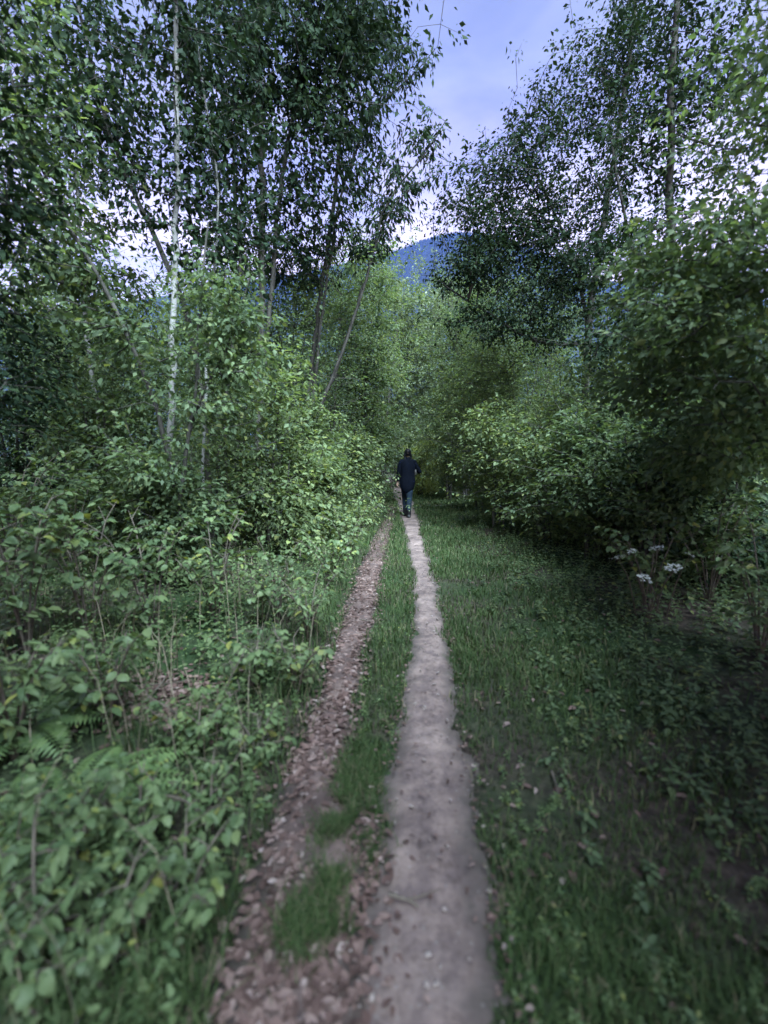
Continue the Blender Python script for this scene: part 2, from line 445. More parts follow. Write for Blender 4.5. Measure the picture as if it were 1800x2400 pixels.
def grow(trunks, lobes, r, seg=.28, jit=.045, w=.35, free=.3, arch=.10, loose=.38):
    """branches from the trunks out to points scattered through the crown's lobes"""
    pos, par, pl = [], [], []
    for P, R in trunks:
        for k, p in enumerate(P):
            pos.append(p); par.append(len(pos) - 2 if k else -1)
            pl.append(0.0 if k > free * len(P) else 50.0)
    nt = len(pos)
    T = []
    for c, rad, n in lobes:
        d = nrm(r.normal(size=(n, 3))) * (r.random((n, 1)) ** .45)
        wild = r.random(n) < loose                              # loose shoots that break the outline
        d[wild] = np.clip(r.normal(size=(int(wild.sum()), 3)) * .72, -1.7, 1.7)
        q = np.array(c) + d * np.array(rad); q[:, 2] = np.maximum(q[:, 2], .25)
        T.append(q)
    T = np.concatenate(T)
    base = np.array(pos)
    dd = np.min(np.linalg.norm(T[:, None] - base[None], axis=2), axis=1) if len(base) * len(T) < 4e6 else np.linalg.norm(T - base[-1], axis=1)
    T = T[np.argsort(dd)]
    cap = nt + len(T) * 40
    A = np.zeros((cap, 3)); A[:nt] = base
    L = np.zeros(cap); L[:nt] = pl
    PA = np.full(cap, -1, int); PA[:nt] = par
    n = nt; tips = []
    for t in T:
        df = A[:n] - t
        d = np.sqrt((df * df).sum(1))
        i = int(np.argmin(d + w * L[:n] + .9 * np.maximum(0, df[:, 2])))
        D = d[i]; k = min(30, max(1, int(D / seg)))
        p0 = A[i].copy(); prev = i
        for s in range(1, k + 1):
            f = s / k
            q = p0 + (t - p0) * f
            q[2] += arch * D * math.sin(math.pi * f)
            if s < k: q += r.normal(size=3) * jit
            A[n] = q; PA[n] = prev; L[n] = L[prev] * (prev >= nt) + D / k
            prev = n; n += 1
        tips.append(prev)
    return A[:n], PA[:n], nt, np.array(tips)

def branch_mesh(A, PA, nt, r0=.0022, pw=.5, sides=4, rmax=.05):
    n = len(A); cnt = np.zeros(n)
    has = np.zeros(n, bool); has[PA[nt:]] = True
    cnt[nt:][~has[nt:]] = 1
    for i in range(n - 1, nt - 1, -1):
        if PA[i] >= nt: cnt[PA[i]] += cnt[i]
    rad = np.minimum(rmax, r0 * np.maximum(cnt, 1) ** pw)
    ids = np.arange(nt, n); pa = PA[nt:]
    D = nrm(A[ids] - A[pa])
    main = {}
    for i in ids:
        p = PA[i]
        if p >= nt and (p not in main or cnt[i] > cnt[main[p]]): main[p] = i
    ref = np.where(np.abs(D[:, 2:3]) < .9, np.array([[0, 0, 1.]]), np.array([[1., 0, 0]]))
    U = nrm(np.cross(D, ref)); W = np.cross(D, U)
    a = np.linspace(0, 2 * np.pi, sides, endpoint=False)
    ring = np.cos(a)[None, :, None] * U[:, None] + np.sin(a)[None, :, None] * W[:, None]
    end = A[ids][:, None] + rad[ids][:, None, None] * ring
    end[~has[ids]] = A[ids][~has[ids]][:, None] + .001 * ring[~has[ids]]
    m = len(ids)
    start = A[pa][:, None] + np.minimum(rad[ids] * 1.12, rmax)[:, None, None] * ring
    share = np.array([PA[i] >= nt and main[PA[i]] == i for i in ids])
    eI = np.arange(m * sides).reshape(m, sides)
    k = np.cumsum(~share) - 1
    sI = np.where(share[:, None], eI[np.maximum(pa - nt, 0)], m * sides + (k * sides)[:, None] + np.arange(sides)[None])
    V = np.concatenate([end.reshape(-1, 3), start[~share].reshape(-1, 3)])
    F = np.stack([sI, np.roll(sI, -1, 1), np.roll(eI, -1, 1), eI], -1).reshape(-1, 4)
    return V, F

def leaves_on(A, PA, tips, K, size, r, spread=.08, droop=.35, back=.4, flat=.6, sizevar=.35, shape=LO):
    """K leaves round the end of every twig"""
    t = np.repeat(tips, K)
    tip, pr = A[t], A[PA[t]]
    d = tip - pr; ln = np.linalg.norm(d, axis=1, keepdims=True); d = d / np.maximum(ln, 1e-6)
    s = r.random((len(t), 1)) ** 1.3
    off = r.normal(size=(len(t), 3)) * spread * (.5 + s)
    P = tip - d * s * np.maximum(back, .0) + off * np.array([1, 1, .75])
    ax = d * .45 + nrm(off) * .9 + r.normal(size=(len(t), 3)) * .35
    ax[:, 2] = ax[:, 2] * .5 - droop * (0.6 + .8 * r.random(len(t)))
    N = r.normal(size=(len(t), 3)) * (1 - flat) * 1.1; N[:, 2] += flat * 1.6
    S = size * (1 + sizevar * r.normal(size=len(t))).clip(.45, 1.6)
    return leaf_cloud(P, ax, N, S, shape)

def tree(name, label, cat, group, trunks, lobes, leaf='leaf_tree', bark='bark', K=28, size=.075, seed=0, spread=.075, droop=.35, flat=.55,
         seg=.28, r0=.0036, shape=LO, trunk_sides=8, bark2=None, back=.4, free=.3, w=.35, arch=.10, jit=.045, loose=.38):
    r = np.random.default_rng(seed + 100)
    base = np.array(trunks[0][0][0], float)
    tr = []
    for P, R in trunks:
        Q, RR_ = resample(np.array(P, float) - base, R, seg * .8)
        Q[1:-1] += r.normal(size=(len(Q) - 2, 3)) * np.minimum(.012, RR_[1:-1, None] * .35)
        tr.append((Q, RR_))
    lobes = [(np.array(c, float) - base, rad, n) for c, rad, n in lobes]
    A, PA, nt, tips = grow(tr, lobes, r, seg=seg, free=free, w=w, arch=arch, jit=jit, loose=loose)
    root = empty(name, base); tag(root, label, cat, group)
    for Q, RR_ in tr:
        obj('trunk' if cat == 'tree' else 'stem', mesh_np('trunk', *tube(Q, RR_, trunk_sides), M[bark]), root)
    V, F = branch_mesh(A, PA, nt, r0=r0)
    tag(obj('branches', mesh_np('branches', V, F, M[bark2 or bark]), root), kind='stuff')
    V, F = leaves_on(A, PA, tips, K, size, r, spread=spread, droop=droop, flat=flat, shape=shape, back=back)
    tag(obj('crown' if cat == 'tree' else 'foliage', mesh_np('crown', V, F, M[leaf], smooth=False), root), kind='stuff')
    return root
def stem_line(tab, Y, rb, rt, lean=0.0):
    """a trunk through spots of the photograph at forward distance Y; first spot is brought down to the ground"""
    pts = [at(px, py, Y + lean * k) for k, (px, py) in enumerate(tab)]
    p0 = pts[0].copy(); p0[2] = gz1(p0[0], p0[1]) - .05
    if pts[0][2] > p0[2] + .15: pts = [p0] + pts
    else: pts[0] = p0
    return pts, list(np.linspace(rb, rt, len(pts)))
def lobe(px, py, Y, rx, ry, rz, n): return (at(px, py, Y), (rx, ry, rz), n)

# ------------------------------------------------------------------ hill across the valley
def hill():
    ridge_px = [(-900, 760), (-200, 690), (300, 640), (600, 590), (760, 560), (840, 537), (900, 514), (960, 497), (1010, 496), (1080, 502), (1160, 530), (1280, 600), (1500, 610), (1800, 660), (2400, 760)]
    D = 2600.0
    RP = np.array([at(a, b + 8, D) for a, b in ridge_px])
    xs = np.linspace(-4800, 4800, 170); vv = np.linspace(0, 1.5, 60)
    H = np.interp(xs, RP[:, 0], RP[:, 2]) + 14 * fbm(xs / 160, xs * 0 + 3, 5, 4)
    Xh, Vh = np.meshgrid(xs, vv)
    prof = np.where(Vh <= 1, np.clip(Vh, 0, 1) ** 1.25, 1 - (Vh - 1) * .9)
    Yh = 700 + (D - 700) * Vh
    Zh = H[None, :] * prof + 26 * fbm(Xh / 210, Yh / 210, 15, 4) * np.sin(np.clip(Vh, 0, 1) * np.pi) - 4
    ii = np.arange(Xh.size).reshape(Xh.shape)
    F = np.stack([ii[:-1, :-1], ii[:-1, 1:], ii[1:, 1:], ii[1:, :-1]], -1).reshape(-1, 4)
    h = obj('hill', mesh_np('hill', np.stack([Xh, Yh, Zh], -1).reshape(-1, 3), F, M['hill']))
    tag(h, 'steep wooded hill fading blue beyond the trees', 'hill', kind='structure')
    r = np.random.default_rng(3)
    n = 15000
    u = r.random(n) * 2600 - 900
    v = 1 - .62 * r.random(n) ** 1.6
    v[:2600] = .992 + .012 * r.random(2600)
    fi = np.clip((u + 4800) / 9600 * 169, 0, 168.99); fj = np.clip(v / 1.5 * 59, 0, 58.99)
    i0, j0 = fi.astype(int), fj.astype(int); a, b = fi - i0, fj - j0
    z = (Zh[j0, i0] * (1 - a) + Zh[j0, i0 + 1] * a) * (1 - b) + (Zh[j0 + 1, i0] * (1 - a) + Zh[j0 + 1, i0 + 1] * a) * b
    y = 700 + (D - 700) * v
    hh = 15 + 12 * r.random(n); rr = hh * (.16 + .08 * r.random(n))
    P = np.stack([u, y, z - 3], 1)
    ang = np.linspace(0, 2 * np.pi, 5, endpoint=False)
    ringv = np.stack([np.cos(ang), np.sin(ang), 0 * ang], 1)
    V = np.concatenate([P[:, None] + ringv[None] * rr[:, None, None], P[:, None] + np.array([0, 0, 1.]) * hh[:, None, None]], 1)
    k = np.arange(5)
    f = np.stack([k, (k + 1) % 5, np.full(5, 5)], 1)
    F = (f[None] + (np.arange(n) * 6)[:, None, None]).reshape(-1, 3)
    w = obj('hill_forest', mesh_np('hill_forest', V.reshape(-1, 3), F, M['conifer'], smooth=False))
    tag(w, 'conifer forest covering the blue hill up to its ridge', 'forest', kind='stuff')
hill()

# ------------------------------------------------------------------ haze
def haze():
    x0, x1, y0, y1, z0, z1 = -5600, 5600, -600, 7000, -12, 1900
    V = np.array([[x, y, z] for x in (x0, x1) for y in (y0, y1) for z in (z0, z1)], float)
    F = np.array([[0, 1, 3, 2], [4, 6, 7, 5], [0, 4, 5, 1], [2, 3, 7, 6], [0, 2, 6, 4], [1, 5, 7, 3]])
    m, n, l = new_mat('valley_haze')
    v = n.new('ShaderNodeVolumePrincipled')
    v.inputs['Color'].default_value = (.10, .22, 1.0, 1)
    v.inputs['Density'].default_value = .00006
    v.inputs['Anisotropy'].default_value = 0.0
    o = n.new('ShaderNodeOutputMaterial'); l.new(v.outputs[0], o.inputs['Volume'])
    tag(obj('haze', mesh_np('haze', V, F, m, smooth=False)), 'thin blue evening haze filling the valley', 'haze', kind='stuff')
haze()

# ------------------------------------------------------------------ trees left of the path
BR = 'birches among the undergrowth left of the path'
LT = 'slender dark trees leaning over the left side'
tree('birch_tree', 'tall white-barked birch standing among shrubs left of the path', 'tree', BR,
     [stem_line([(362, 1270), (364, 1080), (371, 900), (374, 740), (378, 560), (382, 380), (382, 180), (380, 0), (384, -220), (388, -420)], 5.0, .038, .016)],
     [lobe(320, 130, 5.0, .7, .8, .7, 60), lobe(450, 60, 5.1, .8, .8, .8, 75), lobe(420, 300, 5.2, .6, .7, .6, 40), lobe(370, -200, 5.0, 1.1, 1.1, 1.1, 90), lobe(300, 420, 4.9, .55, .6, .45, 30), lobe(455, 500, 5.3, .5, .5, .4, 22)],
     leaf='leaf_shaded', bark='birch', bark2='bark', K=17, size=.066, seed=1, droop=.8, flat=.35, spread=.07, trunk_sides=12)
tree('birch_tree', 'thin pale birch just behind and right of the tallest birch', 'tree', BR,
     [stem_line([(438, 1275), (437, 1180), (436, 1060), (440, 900), (452, 720), (470, 520), (474, 370), (440, 215), (425, 60)], 5.3, .022, .009)],
     [lobe(470, 420, 5.3, .5, .5, .6, 40), lobe(440, 180, 5.4, .6, .6, .6, 45), lobe(470, 620, 5.3, .5, .5, .4, 34)],
     leaf='leaf_shaded', bark='birch', bark2='bark', K=17, size=.064, seed=2, droop=.7, flat=.4, spread=.07)
tree('birch_tree', 'mottled birch tilting left at the far edge of the birch group', 'tree', BR,
     [stem_line([(262, 1205), (252, 1150), (236, 1050), (212, 900), (190, 760), (181, 640), (172, 480), (160, 280)], 6.2, .045, .015)],
     [lobe(170, 420, 6.2, .8, .8, .7, 60), lobe(120, 560, 6.3, .7, .7, .5, 50), lobe(230, 600, 6.2, .6, .6, .5, 44), lobe(150, 250, 6.2, .8, .8, .8, 60)],
     bark='birch', bark2='bark', K=18, size=.068, seed=3, droop=.6, flat=.45)
tree('leaning_tree', 'dark slender tree leaning left across the tallest birch', 'tree', LT,
     [stem_line([(462, 1235), (440, 900), (402, 660), (350, 545), (300, 440), (240, 310), (214, 220), (195, 130), (165, 0), (150, -160)], 5.6, .038, .014),
      stem_line([(300, 440), (232, 255), (228, 150), (225, 20)], 5.62, .012, .006)[0:0] or stem_line([(462, 1235), (470, 1000), (500, 760), (520, 560), (505, 380), (500, 240)], 5.8, .028, .010)],
     [lobe(190, 90, 5.6, .8, .8, .8, 70), lobe(150, 250, 5.5, .7, .7, .6, 55), lobe(260, 230, 5.7, .5, .6, .5, 36), lobe(90, 40, 5.6, .8, .8, .7, 60), lobe(290, 330, 5.7, .45, .5, .4, 26), lobe(510, 300, 5.8, .6, .6, .6, 50), lobe(520, 560, 5.8, .6, .6, .5, 44)],
     leaf='leaf_shaded', K=15, size=.074, seed=4, droop=.6, flat=.4, free=.4)
tree('leaning_tree', 'thin dark tree slanting up and left in front of the birches', 'tree', LT,
     [stem_line([(388, 1230), (366, 960), (345, 890), (300, 780), (245, 655), (170, 525), (125, 440), (80, 345), (30, 200), (0, 60)], 4.6, .028, .012)],
     [lobe(90, 360, 4.6, .55, .6, .5, 50), lobe(20, 240, 4.5, .6, .6, .6, 55), lobe(150, 560, 4.7, .5, .5, .4, 40), lobe(20, 480, 4.6, .55, .6, .5, 46), lobe(40, 60, 4.6, .6, .6, .6, 50), lobe(230, 720, 4.7, .45, .5, .35, 36), lobe(60, 640, 4.6, .5, .5, .4, 40)],
     K=16, size=.070, seed=5, droop=.55, flat=.45, free=.4)
tree('forked_tree', 'dark sapling with a low Y-shaped fork beside the birches', 'tree', LT,
     [stem_line([(378, 1240), (398, 985), (418, 890), (428, 850), (424, 780), (432, 690), (438, 580), (450, 480)], 4.4, .024, .008),
      stem_line([(378, 1240), (398, 985), (418, 890), (430, 850), (452, 830), (490, 762), (512, 690), (540, 600)], 4.42, .022, .007)],
     [lobe(440, 640, 4.4, .4, .5, .4, 40), lobe(530, 680, 4.4, .4, .5, .4, 40), lobe(480, 880, 4.4, .4, .4, .3, 30), lobe(350, 760, 4.4, .4, .4, .35, 30), lobe(560, 800, 4.5, .4, .4, .3, 30)],
     K=25, size=.056, seed=6, droop=.55, flat=.5, free=.5)
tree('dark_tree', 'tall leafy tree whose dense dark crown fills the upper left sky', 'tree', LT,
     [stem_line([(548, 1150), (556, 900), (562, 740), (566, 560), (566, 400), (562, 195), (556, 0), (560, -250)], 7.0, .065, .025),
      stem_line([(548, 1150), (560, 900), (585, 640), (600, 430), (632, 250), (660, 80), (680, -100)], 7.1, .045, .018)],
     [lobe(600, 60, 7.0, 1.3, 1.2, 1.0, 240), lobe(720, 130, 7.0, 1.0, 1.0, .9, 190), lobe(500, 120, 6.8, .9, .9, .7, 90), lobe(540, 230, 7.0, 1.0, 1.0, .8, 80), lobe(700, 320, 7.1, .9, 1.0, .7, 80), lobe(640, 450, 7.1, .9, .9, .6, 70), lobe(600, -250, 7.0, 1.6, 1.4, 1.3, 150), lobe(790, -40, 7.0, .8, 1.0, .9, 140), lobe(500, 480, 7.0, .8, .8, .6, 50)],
     leaf='leaf_shaded', K=19, size=.080, loose=.2, seed=7, droop=.8, flat=.35, spread=.085)
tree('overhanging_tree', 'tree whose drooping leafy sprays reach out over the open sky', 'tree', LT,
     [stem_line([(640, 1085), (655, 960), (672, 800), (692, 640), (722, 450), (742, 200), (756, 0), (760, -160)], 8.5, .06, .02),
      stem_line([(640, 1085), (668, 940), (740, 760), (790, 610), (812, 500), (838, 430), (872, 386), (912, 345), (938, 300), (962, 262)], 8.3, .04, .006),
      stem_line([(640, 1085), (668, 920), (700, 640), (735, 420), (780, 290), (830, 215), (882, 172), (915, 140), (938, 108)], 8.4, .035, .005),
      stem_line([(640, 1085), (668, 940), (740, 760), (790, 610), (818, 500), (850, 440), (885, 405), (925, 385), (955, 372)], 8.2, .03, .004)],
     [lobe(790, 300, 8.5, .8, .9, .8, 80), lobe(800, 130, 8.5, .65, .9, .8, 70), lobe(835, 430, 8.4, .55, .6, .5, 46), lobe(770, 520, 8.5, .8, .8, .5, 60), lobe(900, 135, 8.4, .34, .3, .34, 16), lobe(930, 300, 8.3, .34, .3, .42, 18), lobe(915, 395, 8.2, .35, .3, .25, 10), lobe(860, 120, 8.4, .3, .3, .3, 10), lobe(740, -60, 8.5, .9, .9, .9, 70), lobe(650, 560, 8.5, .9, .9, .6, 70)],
     leaf='leaf_shaded', K=18, size=.10, loose=.12, seed=8, droop=1.1, flat=.25, spread=.075, back=.2, r0=.0045, shape=LANCE)
tree('edge_tree', 'blurred leafy tree at the very left margin of the picture', 'tree', LT,
     [([np.array([-3.6, 3.0, gz1(-3.6, 3.0) - .05]), np.array([-3.5, 3.0, 2.0]), np.array([-3.3, 2.9, 4.2]), np.array([-3.2, 2.8, 6.0])], [.07, .06, .04, .02])],
     [lobe(-60, 260, 3.1, .6, .7, .6, 80), lobe(30, 480, 3.2, .35, .5, .4, 40), lobe(-60, 700, 3.1, .45, .6, .45, 60), lobe(40, 860, 3.2, .3, .4, .25, 30), lobe(-150, 0, 3.0, .9, .9, .8, 90), ((-3.0, 1.4, 4.0), (1.2, 1.0, .9), 130), ((-2.6, .2, 3.4), (1.3, 1.1, .8), 170), ((-2.4, -1.4, 3.6), (1.3, 1.1, .9), 170), ((-2.3, 2.2, 5.0), (1.3, 1.0, .7), 200), ((-1.7, .9, 3.9), (.9, .9, .6), 150)],  # last lobes lie mostly out of view, added to shade the left foreground
     leaf='leaf_shaded', K=20, size=.055, loose=0, seed=9, droop=.5, flat=.5)

# two unseen trees added beside and behind the viewer to shade the near verges
def shade_tree(sx, label, seed):
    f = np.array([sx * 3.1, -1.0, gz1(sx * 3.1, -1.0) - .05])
    tree('added_shade_tree', label, 'tree', None,
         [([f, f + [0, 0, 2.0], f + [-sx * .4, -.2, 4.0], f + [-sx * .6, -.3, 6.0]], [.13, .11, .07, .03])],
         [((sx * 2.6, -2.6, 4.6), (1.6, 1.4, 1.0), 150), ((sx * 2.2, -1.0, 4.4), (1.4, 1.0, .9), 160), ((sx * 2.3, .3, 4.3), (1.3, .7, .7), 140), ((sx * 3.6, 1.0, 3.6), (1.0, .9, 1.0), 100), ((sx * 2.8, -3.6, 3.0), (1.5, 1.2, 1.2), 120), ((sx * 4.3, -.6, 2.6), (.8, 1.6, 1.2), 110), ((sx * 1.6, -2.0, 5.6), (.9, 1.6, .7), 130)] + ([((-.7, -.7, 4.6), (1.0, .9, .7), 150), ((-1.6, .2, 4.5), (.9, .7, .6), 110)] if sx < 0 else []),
         leaf='leaf_shaded', K=46, size=.11, loose=0, seed=seed, spread=.18, droop=.3, flat=.7, seg=.4)
shade_tree(-1, 'unseen tree added for shade beside the viewer, just outside the left margin', 81)
shade_tree(1, 'unseen tree added for shade beside the viewer, just outside the right margin', 82)

# hazels and willows filling the wood below the sky line
HZ = 'leafy hazels and willows forming the wall of green'
def hazel(px, py, Y, top, wid, label, leaf='leaf_tree', seed=0, n=240, K=20, size=.060, name='hazel_bush', stems=4, cat='tree', group=HZ, droop=.35, flat=.6):
    """a many-stemmed bush tree: foot at px on the ground at distance Y, crown reaching up to picture height `top`"""
    r = np.random.default_rng(seed)
    c = at(px, 900, Y); foot = np.array([c[0], Y, gz1(c[0], Y) - .05]); zt = at(px, top, Y)[2]
    trunks = []
    for k in range(stems):
        a = 2 * math.pi * k / stems + r.random(); sp_ = wid * (.25 + .35 * r.random())
        b = foot + np.array([math.cos(a), math.sin(a), 0]) * .10
        e = foot + np.array([math.cos(a) * sp_, math.sin(a) * sp_, (zt - foot[2]) * (.7 + .2 * r.random())])
        mid_ = (b + e) / 2 + np.array([-math.cos(a), -math.sin(a), 0]) * .12 * wid
        trunks.append(([b, mid_, e], [.028, .02, .006]))
    trunks[0] = ([foot] + trunks[0][0][1:], trunks[0][1])
    H = zt - foot[2]
    lobes = []
    for k in range(7):
        a = r.random() * 6.28; q = wid * .75 * math.sqrt(r.random())
        hz = .14 + .82 * (k + .5) / 7
        lobes.append((foot + np.array([math.cos(a) * q, math.sin(a) * q, H * hz]), (wid * .8, wid * .8, H * .16), int(n * 1.7) // 7))
    return tree(name, label, cat, group, trunks, lobes, leaf=leaf, K=K, size=size, seed=seed + 40, droop=droop, flat=flat, trunk_sides=6, seg=.3, free=.35)
hazel(300, 0, 7.0, 600, 1.1, 'hazel filling the gap between the tilted birch and the tallest birch', seed=11, n=300)
hazel(480, 0, 8.2, 570, 1.4, 'hazel directly behind the thin birch', seed=12, n=300)
hazel(610, 0, 9.6, 555, 1.5, 'hazel beneath the dense dark crown', seed=13, n=560)
hazel(715, 0, 11.8, 545, 1.2, 'tall willow bush with upright stems, third plant left of the walker', seed=14, n=560, stems=6, name='willow_bush')
hazel(825, 0, 16.5, 585, 1.4, 'feathery willow bush nearest the walker on the left', seed=15, n=560, leaf='leaf_bright', stems=6, name='willow_bush')
hazel(130, 0, 6.6, 600, 1.0, 'hazel behind the thin slanting tree near the left margin', seed=16, n=280)
hazel(20, 0, 5.6, 700, .9, 'hazel at the left margin below the edge tree', seed=17, n=260, leaf='leaf_shaded')
hazel(400, 0, 10.5, 575, 1.5, 'broad hazel far behind the birches', seed=18, n=300)
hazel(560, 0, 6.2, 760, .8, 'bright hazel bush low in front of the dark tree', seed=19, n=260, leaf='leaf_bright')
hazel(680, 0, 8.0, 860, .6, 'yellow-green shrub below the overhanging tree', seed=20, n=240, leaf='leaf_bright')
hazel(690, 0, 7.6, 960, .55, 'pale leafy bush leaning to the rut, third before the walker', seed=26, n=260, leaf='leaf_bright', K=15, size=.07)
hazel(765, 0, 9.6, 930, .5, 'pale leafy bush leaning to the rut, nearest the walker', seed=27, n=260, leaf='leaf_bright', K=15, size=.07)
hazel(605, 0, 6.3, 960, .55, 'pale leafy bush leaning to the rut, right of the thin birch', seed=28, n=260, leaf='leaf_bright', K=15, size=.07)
hazel(345, 0, 4.6, 960, .5, 'leafy bush covering the lower trunk of the tallest birch', seed=29, n=240)
hazel(220, 0, 5.2, 800, .7, 'leafy hazel low in front of the tilted birch', seed=21, n=240)

hazel(860, 0, 21.0, 590, 1.6, 'slim willow bush standing over the bend of the path, left of the gap', K=28, seed=22, n=700, leaf='leaf_grey', stems=6, name='willow_bush', size=.10)
hazel(792, 0, 14.0, 770, .8, 'low arching bush touching the left side of the path behind the walker', seed=24, n=280, leaf='leaf_bright', size=.07)
hazel(815, 0, 22.0, 700, 1.3, 'pale bush left of the bend, behind the arching bush', seed=25, n=280, leaf='leaf_grey', size=.09)
hazel(775, 0, 13.6, 560, 1.3, 'tall willow bush between the two feathery ones left of the walker', seed=23, n=560, stems=6, name='willow_bush', size=.09)

# ------------------------------------------------------------------ trees right of the path
RT = 'trees on the right of the path'
tree('spreading_tree', 'spreading tree with arching limbs whose crown slopes down to the sky gap', 'tree', RT,
     [stem_line([(1245, 1060), (1262, 880), (1272, 700), (1296, 520), (1330, 330), (1360, 120), (1380, -60)], 9.0, .10, .03),
      stem_line([(1245, 1060), (1262, 880), (1272, 740), (1215, 742), (1170, 745), (1110, 715), (1060, 680), (1010, 650)], 9.0, .07, .012),
      stem_line([(1245, 1060), (1262, 880), (1272, 720), (1240, 560), (1180, 420), (1120, 300)], 9.1, .06, .014)],
     [lobe(1130, 500, 9.2, .9, .9, .5, 170), lobe(1230, 560, 9.0, .8, .8, .5, 150), lobe(1045, 520, 9.0, .6, .7, .4, 110), lobe(1190, 610, 8.9, .9, .8, .4, 150), lobe(1000, 440, 9.0, .75, .9, .6, 153), lobe(1085, 360, 9.0, .8, 1.0, .65, 187), lobe(1185, 260, 9.0, .75, 1.0, .75, 170), lobe(1300, 150, 9.1, .75, 1.0, .8, 187), lobe(1190, 430, 9.0, 1.0, 1.0, .8, 170), lobe(1310, 300, 9.0, 1.0, 1.0, .9, 153), lobe(1090, 560, 9.0, .9, 1.0, .6, 170), lobe(1390, 60, 9.0, .8, 1.0, .9, 153), lobe(1000, 580, 9.0, .6, .8, .4, 93), lobe(1300, 490, 9.0, .9, 1.0, .7, 136), lobe(1040, 690, 8.8, .8, .8, .4, 119), lobe(1180, 680, 8.8, .9, .8, .5, 153)],
     leaf='leaf_shaded', K=15, size=.066, loose=.2, seed=31, droop=.6, flat=.4, spread=.08)
tree('roadside_tree', 'tall leafy tree right of the spreading tree, reaching the top of the picture', 'tree', RT,
     [stem_line([(1480, 1180), (1472, 900), (1452, 600), (1445, 300), (1462, 0), (1480, -200)], 6.4, .07, .025),
      stem_line([(1480, 1180), (1472, 900), (1400, 650), (1350, 480), (1320, 300)], 6.3, .04, .012)],
     [lobe(1450, 150, 6.4, .9, .9, .8, 90), lobe(1390, 330, 6.4, .7, .9, .7, 70), lobe(1550, 250, 6.4, .9, .9, .8, 90), lobe(1340, 560, 6.3, .6, .8, .5, 70), lobe(1490, 480, 6.4, .9, .9, .7, 100), lobe(1320, 720, 6.2, .6, .7, .45, 75), lobe(1440, 680, 6.3, .8, .8, .6, 100), lobe(1500, -120, 6.4, 1.1, 1.1, .9, 90), lobe(1590, 40, 6.4, .8, .8, .8, 70)],
     leaf='leaf_shaded', K=19, size=.064, loose=.2, seed=32, droop=.5, flat=.45)
tree('edge_tree', 'close leafy tree on the right margin, hanging over the dark verge', 'tree', RT,
     [([np.array([3.7, 3.0, gz1(3.7, 3.0) - .05]), np.array([3.6, 3.0, 1.8]), np.array([3.4, 3.0, 3.6]), np.array([3.3, 2.9, 6.0])], [.09, .075, .05, .02])],
     [lobe(1650, 380, 3.6, .5, .8, .55, 80), lobe(1600, 640, 3.6, .5, .8, .5, 100), lobe(1520, 760, 3.9, .4, .6, .35, 70), lobe(1660, 850, 3.6, .5, .7, .4, 110), lobe(1640, 130, 3.6, .6, .8, .6, 80), lobe(1560, 960, 3.8, .45, .6, .3, 80), lobe(1440, 700, 3.3, .40, .5, .40, 90), lobe(1560, 830, 3.0, .35, .4, .35, 90), lobe(1400, 560, 3.6, .40, .5, .35, 70), lobe(1590, 520, 3.0, .35, .4, .4, 80), lobe(1370, 820, 3.9, .35, .5, .30, 60), lobe(1480, 980, 3.5, .35, .4, .22, 70),
      ((3.0, 1.5, 3.2), (1.1, 1.0, .9), 220), ((2.5, .2, 3.2), (1.4, 1.1, .8), 260), ((2.3, -1.4, 3.6), (1.4, 1.2, .9), 240), ((3.2, 2.4, 5.0), (1.5, 1.2, 1.0), 260), ((2.0, 1.2, 4.1), (1.0, .9, .6), 200), ((3.2, 1.0, 1.7), (.6, .9, .4), 120)],  # lobes mostly out of view, added overhead to darken the right foreground
     leaf='leaf_tree', K=22, size=.052, loose=0, seed=33, droop=.5, flat=.5)
hazel(1010, 0, 14.0, 575, 1.6, 'hazel in shade directly right of the walker, tall', seed=51, n=560)
hazel(975, 0, 14.5, 780, .8, 'low bush leaning to the path just beyond the walker on the right', seed=62, n=280, leaf='leaf_bright', size=.07)
hazel(1040, 0, 11.5, 820, .9, 'bright leafy bush beside the grass a little right of the walker', seed=63, n=300, leaf='leaf_bright', size=.065)
hazel(925, 0, 26.0, 630, 1.7, 'pale bush closing the gap above the head of the walker', K=30, seed=64, n=800, leaf='leaf_grey', size=.10)
hazel(965, 0, 20.0, 600, 1.5, 'tall bush right of the gap where the hill shows', K=30, seed=61, n=700, size=.10, leaf='leaf_grey')
hazel(1065, 0, 17.0, 530, 1.7, 'tall bush behind the sloping crown, level with the hill', seed=65, n=560, size=.075)
hazel(1085, 0, 8.6, 880, .75, 'bright-leaved low hazel overhanging the grass right of the walker', seed=66, n=300, leaf='leaf_bright', K=15, size=.07)
hazel(1185, 0, 7.2, 870, .75, 'bright-leaved low hazel overhanging the grass, next towards the viewer', seed=67, n=300, leaf='leaf_bright', K=15, size=.07)
hazel(1300, 0, 5.9, 880, .7, 'low hazel behind the white flower heads', seed=68, n=300)
hazel(1430, 0, 4.9, 920, .6, 'low hazel above the black verge, right of the flowers', seed=69, n=300)
hazel(1120, 0, 10.5, 700, 1.4, 'hazel below the arching low limb', seed=52, n=560, leaf='leaf_bright')
hazel(1230, 0, 8.2, 760, 1.1, 'hazel hiding the foot of the spreading tree', seed=53, n=320, leaf='leaf_bright')
hazel(1340, 0, 6.8, 760, 1.0, 'hazel between the spreading tree and the tall right-hand tree', seed=54, n=320)
hazel(1450, 0, 5.4, 830, .9, 'leafy bush in front of the tall right-hand tree', seed=55, n=320)
hazel(1580, 0, 4.6, 860, .8, 'dark bush under the close tree at the right margin', seed=56, n=320, leaf='leaf_shaded')
hazel(1360, 0, 10.5, 610, 1.6, 'broad bush behind the tall right-hand tree', seed=57, n=320)
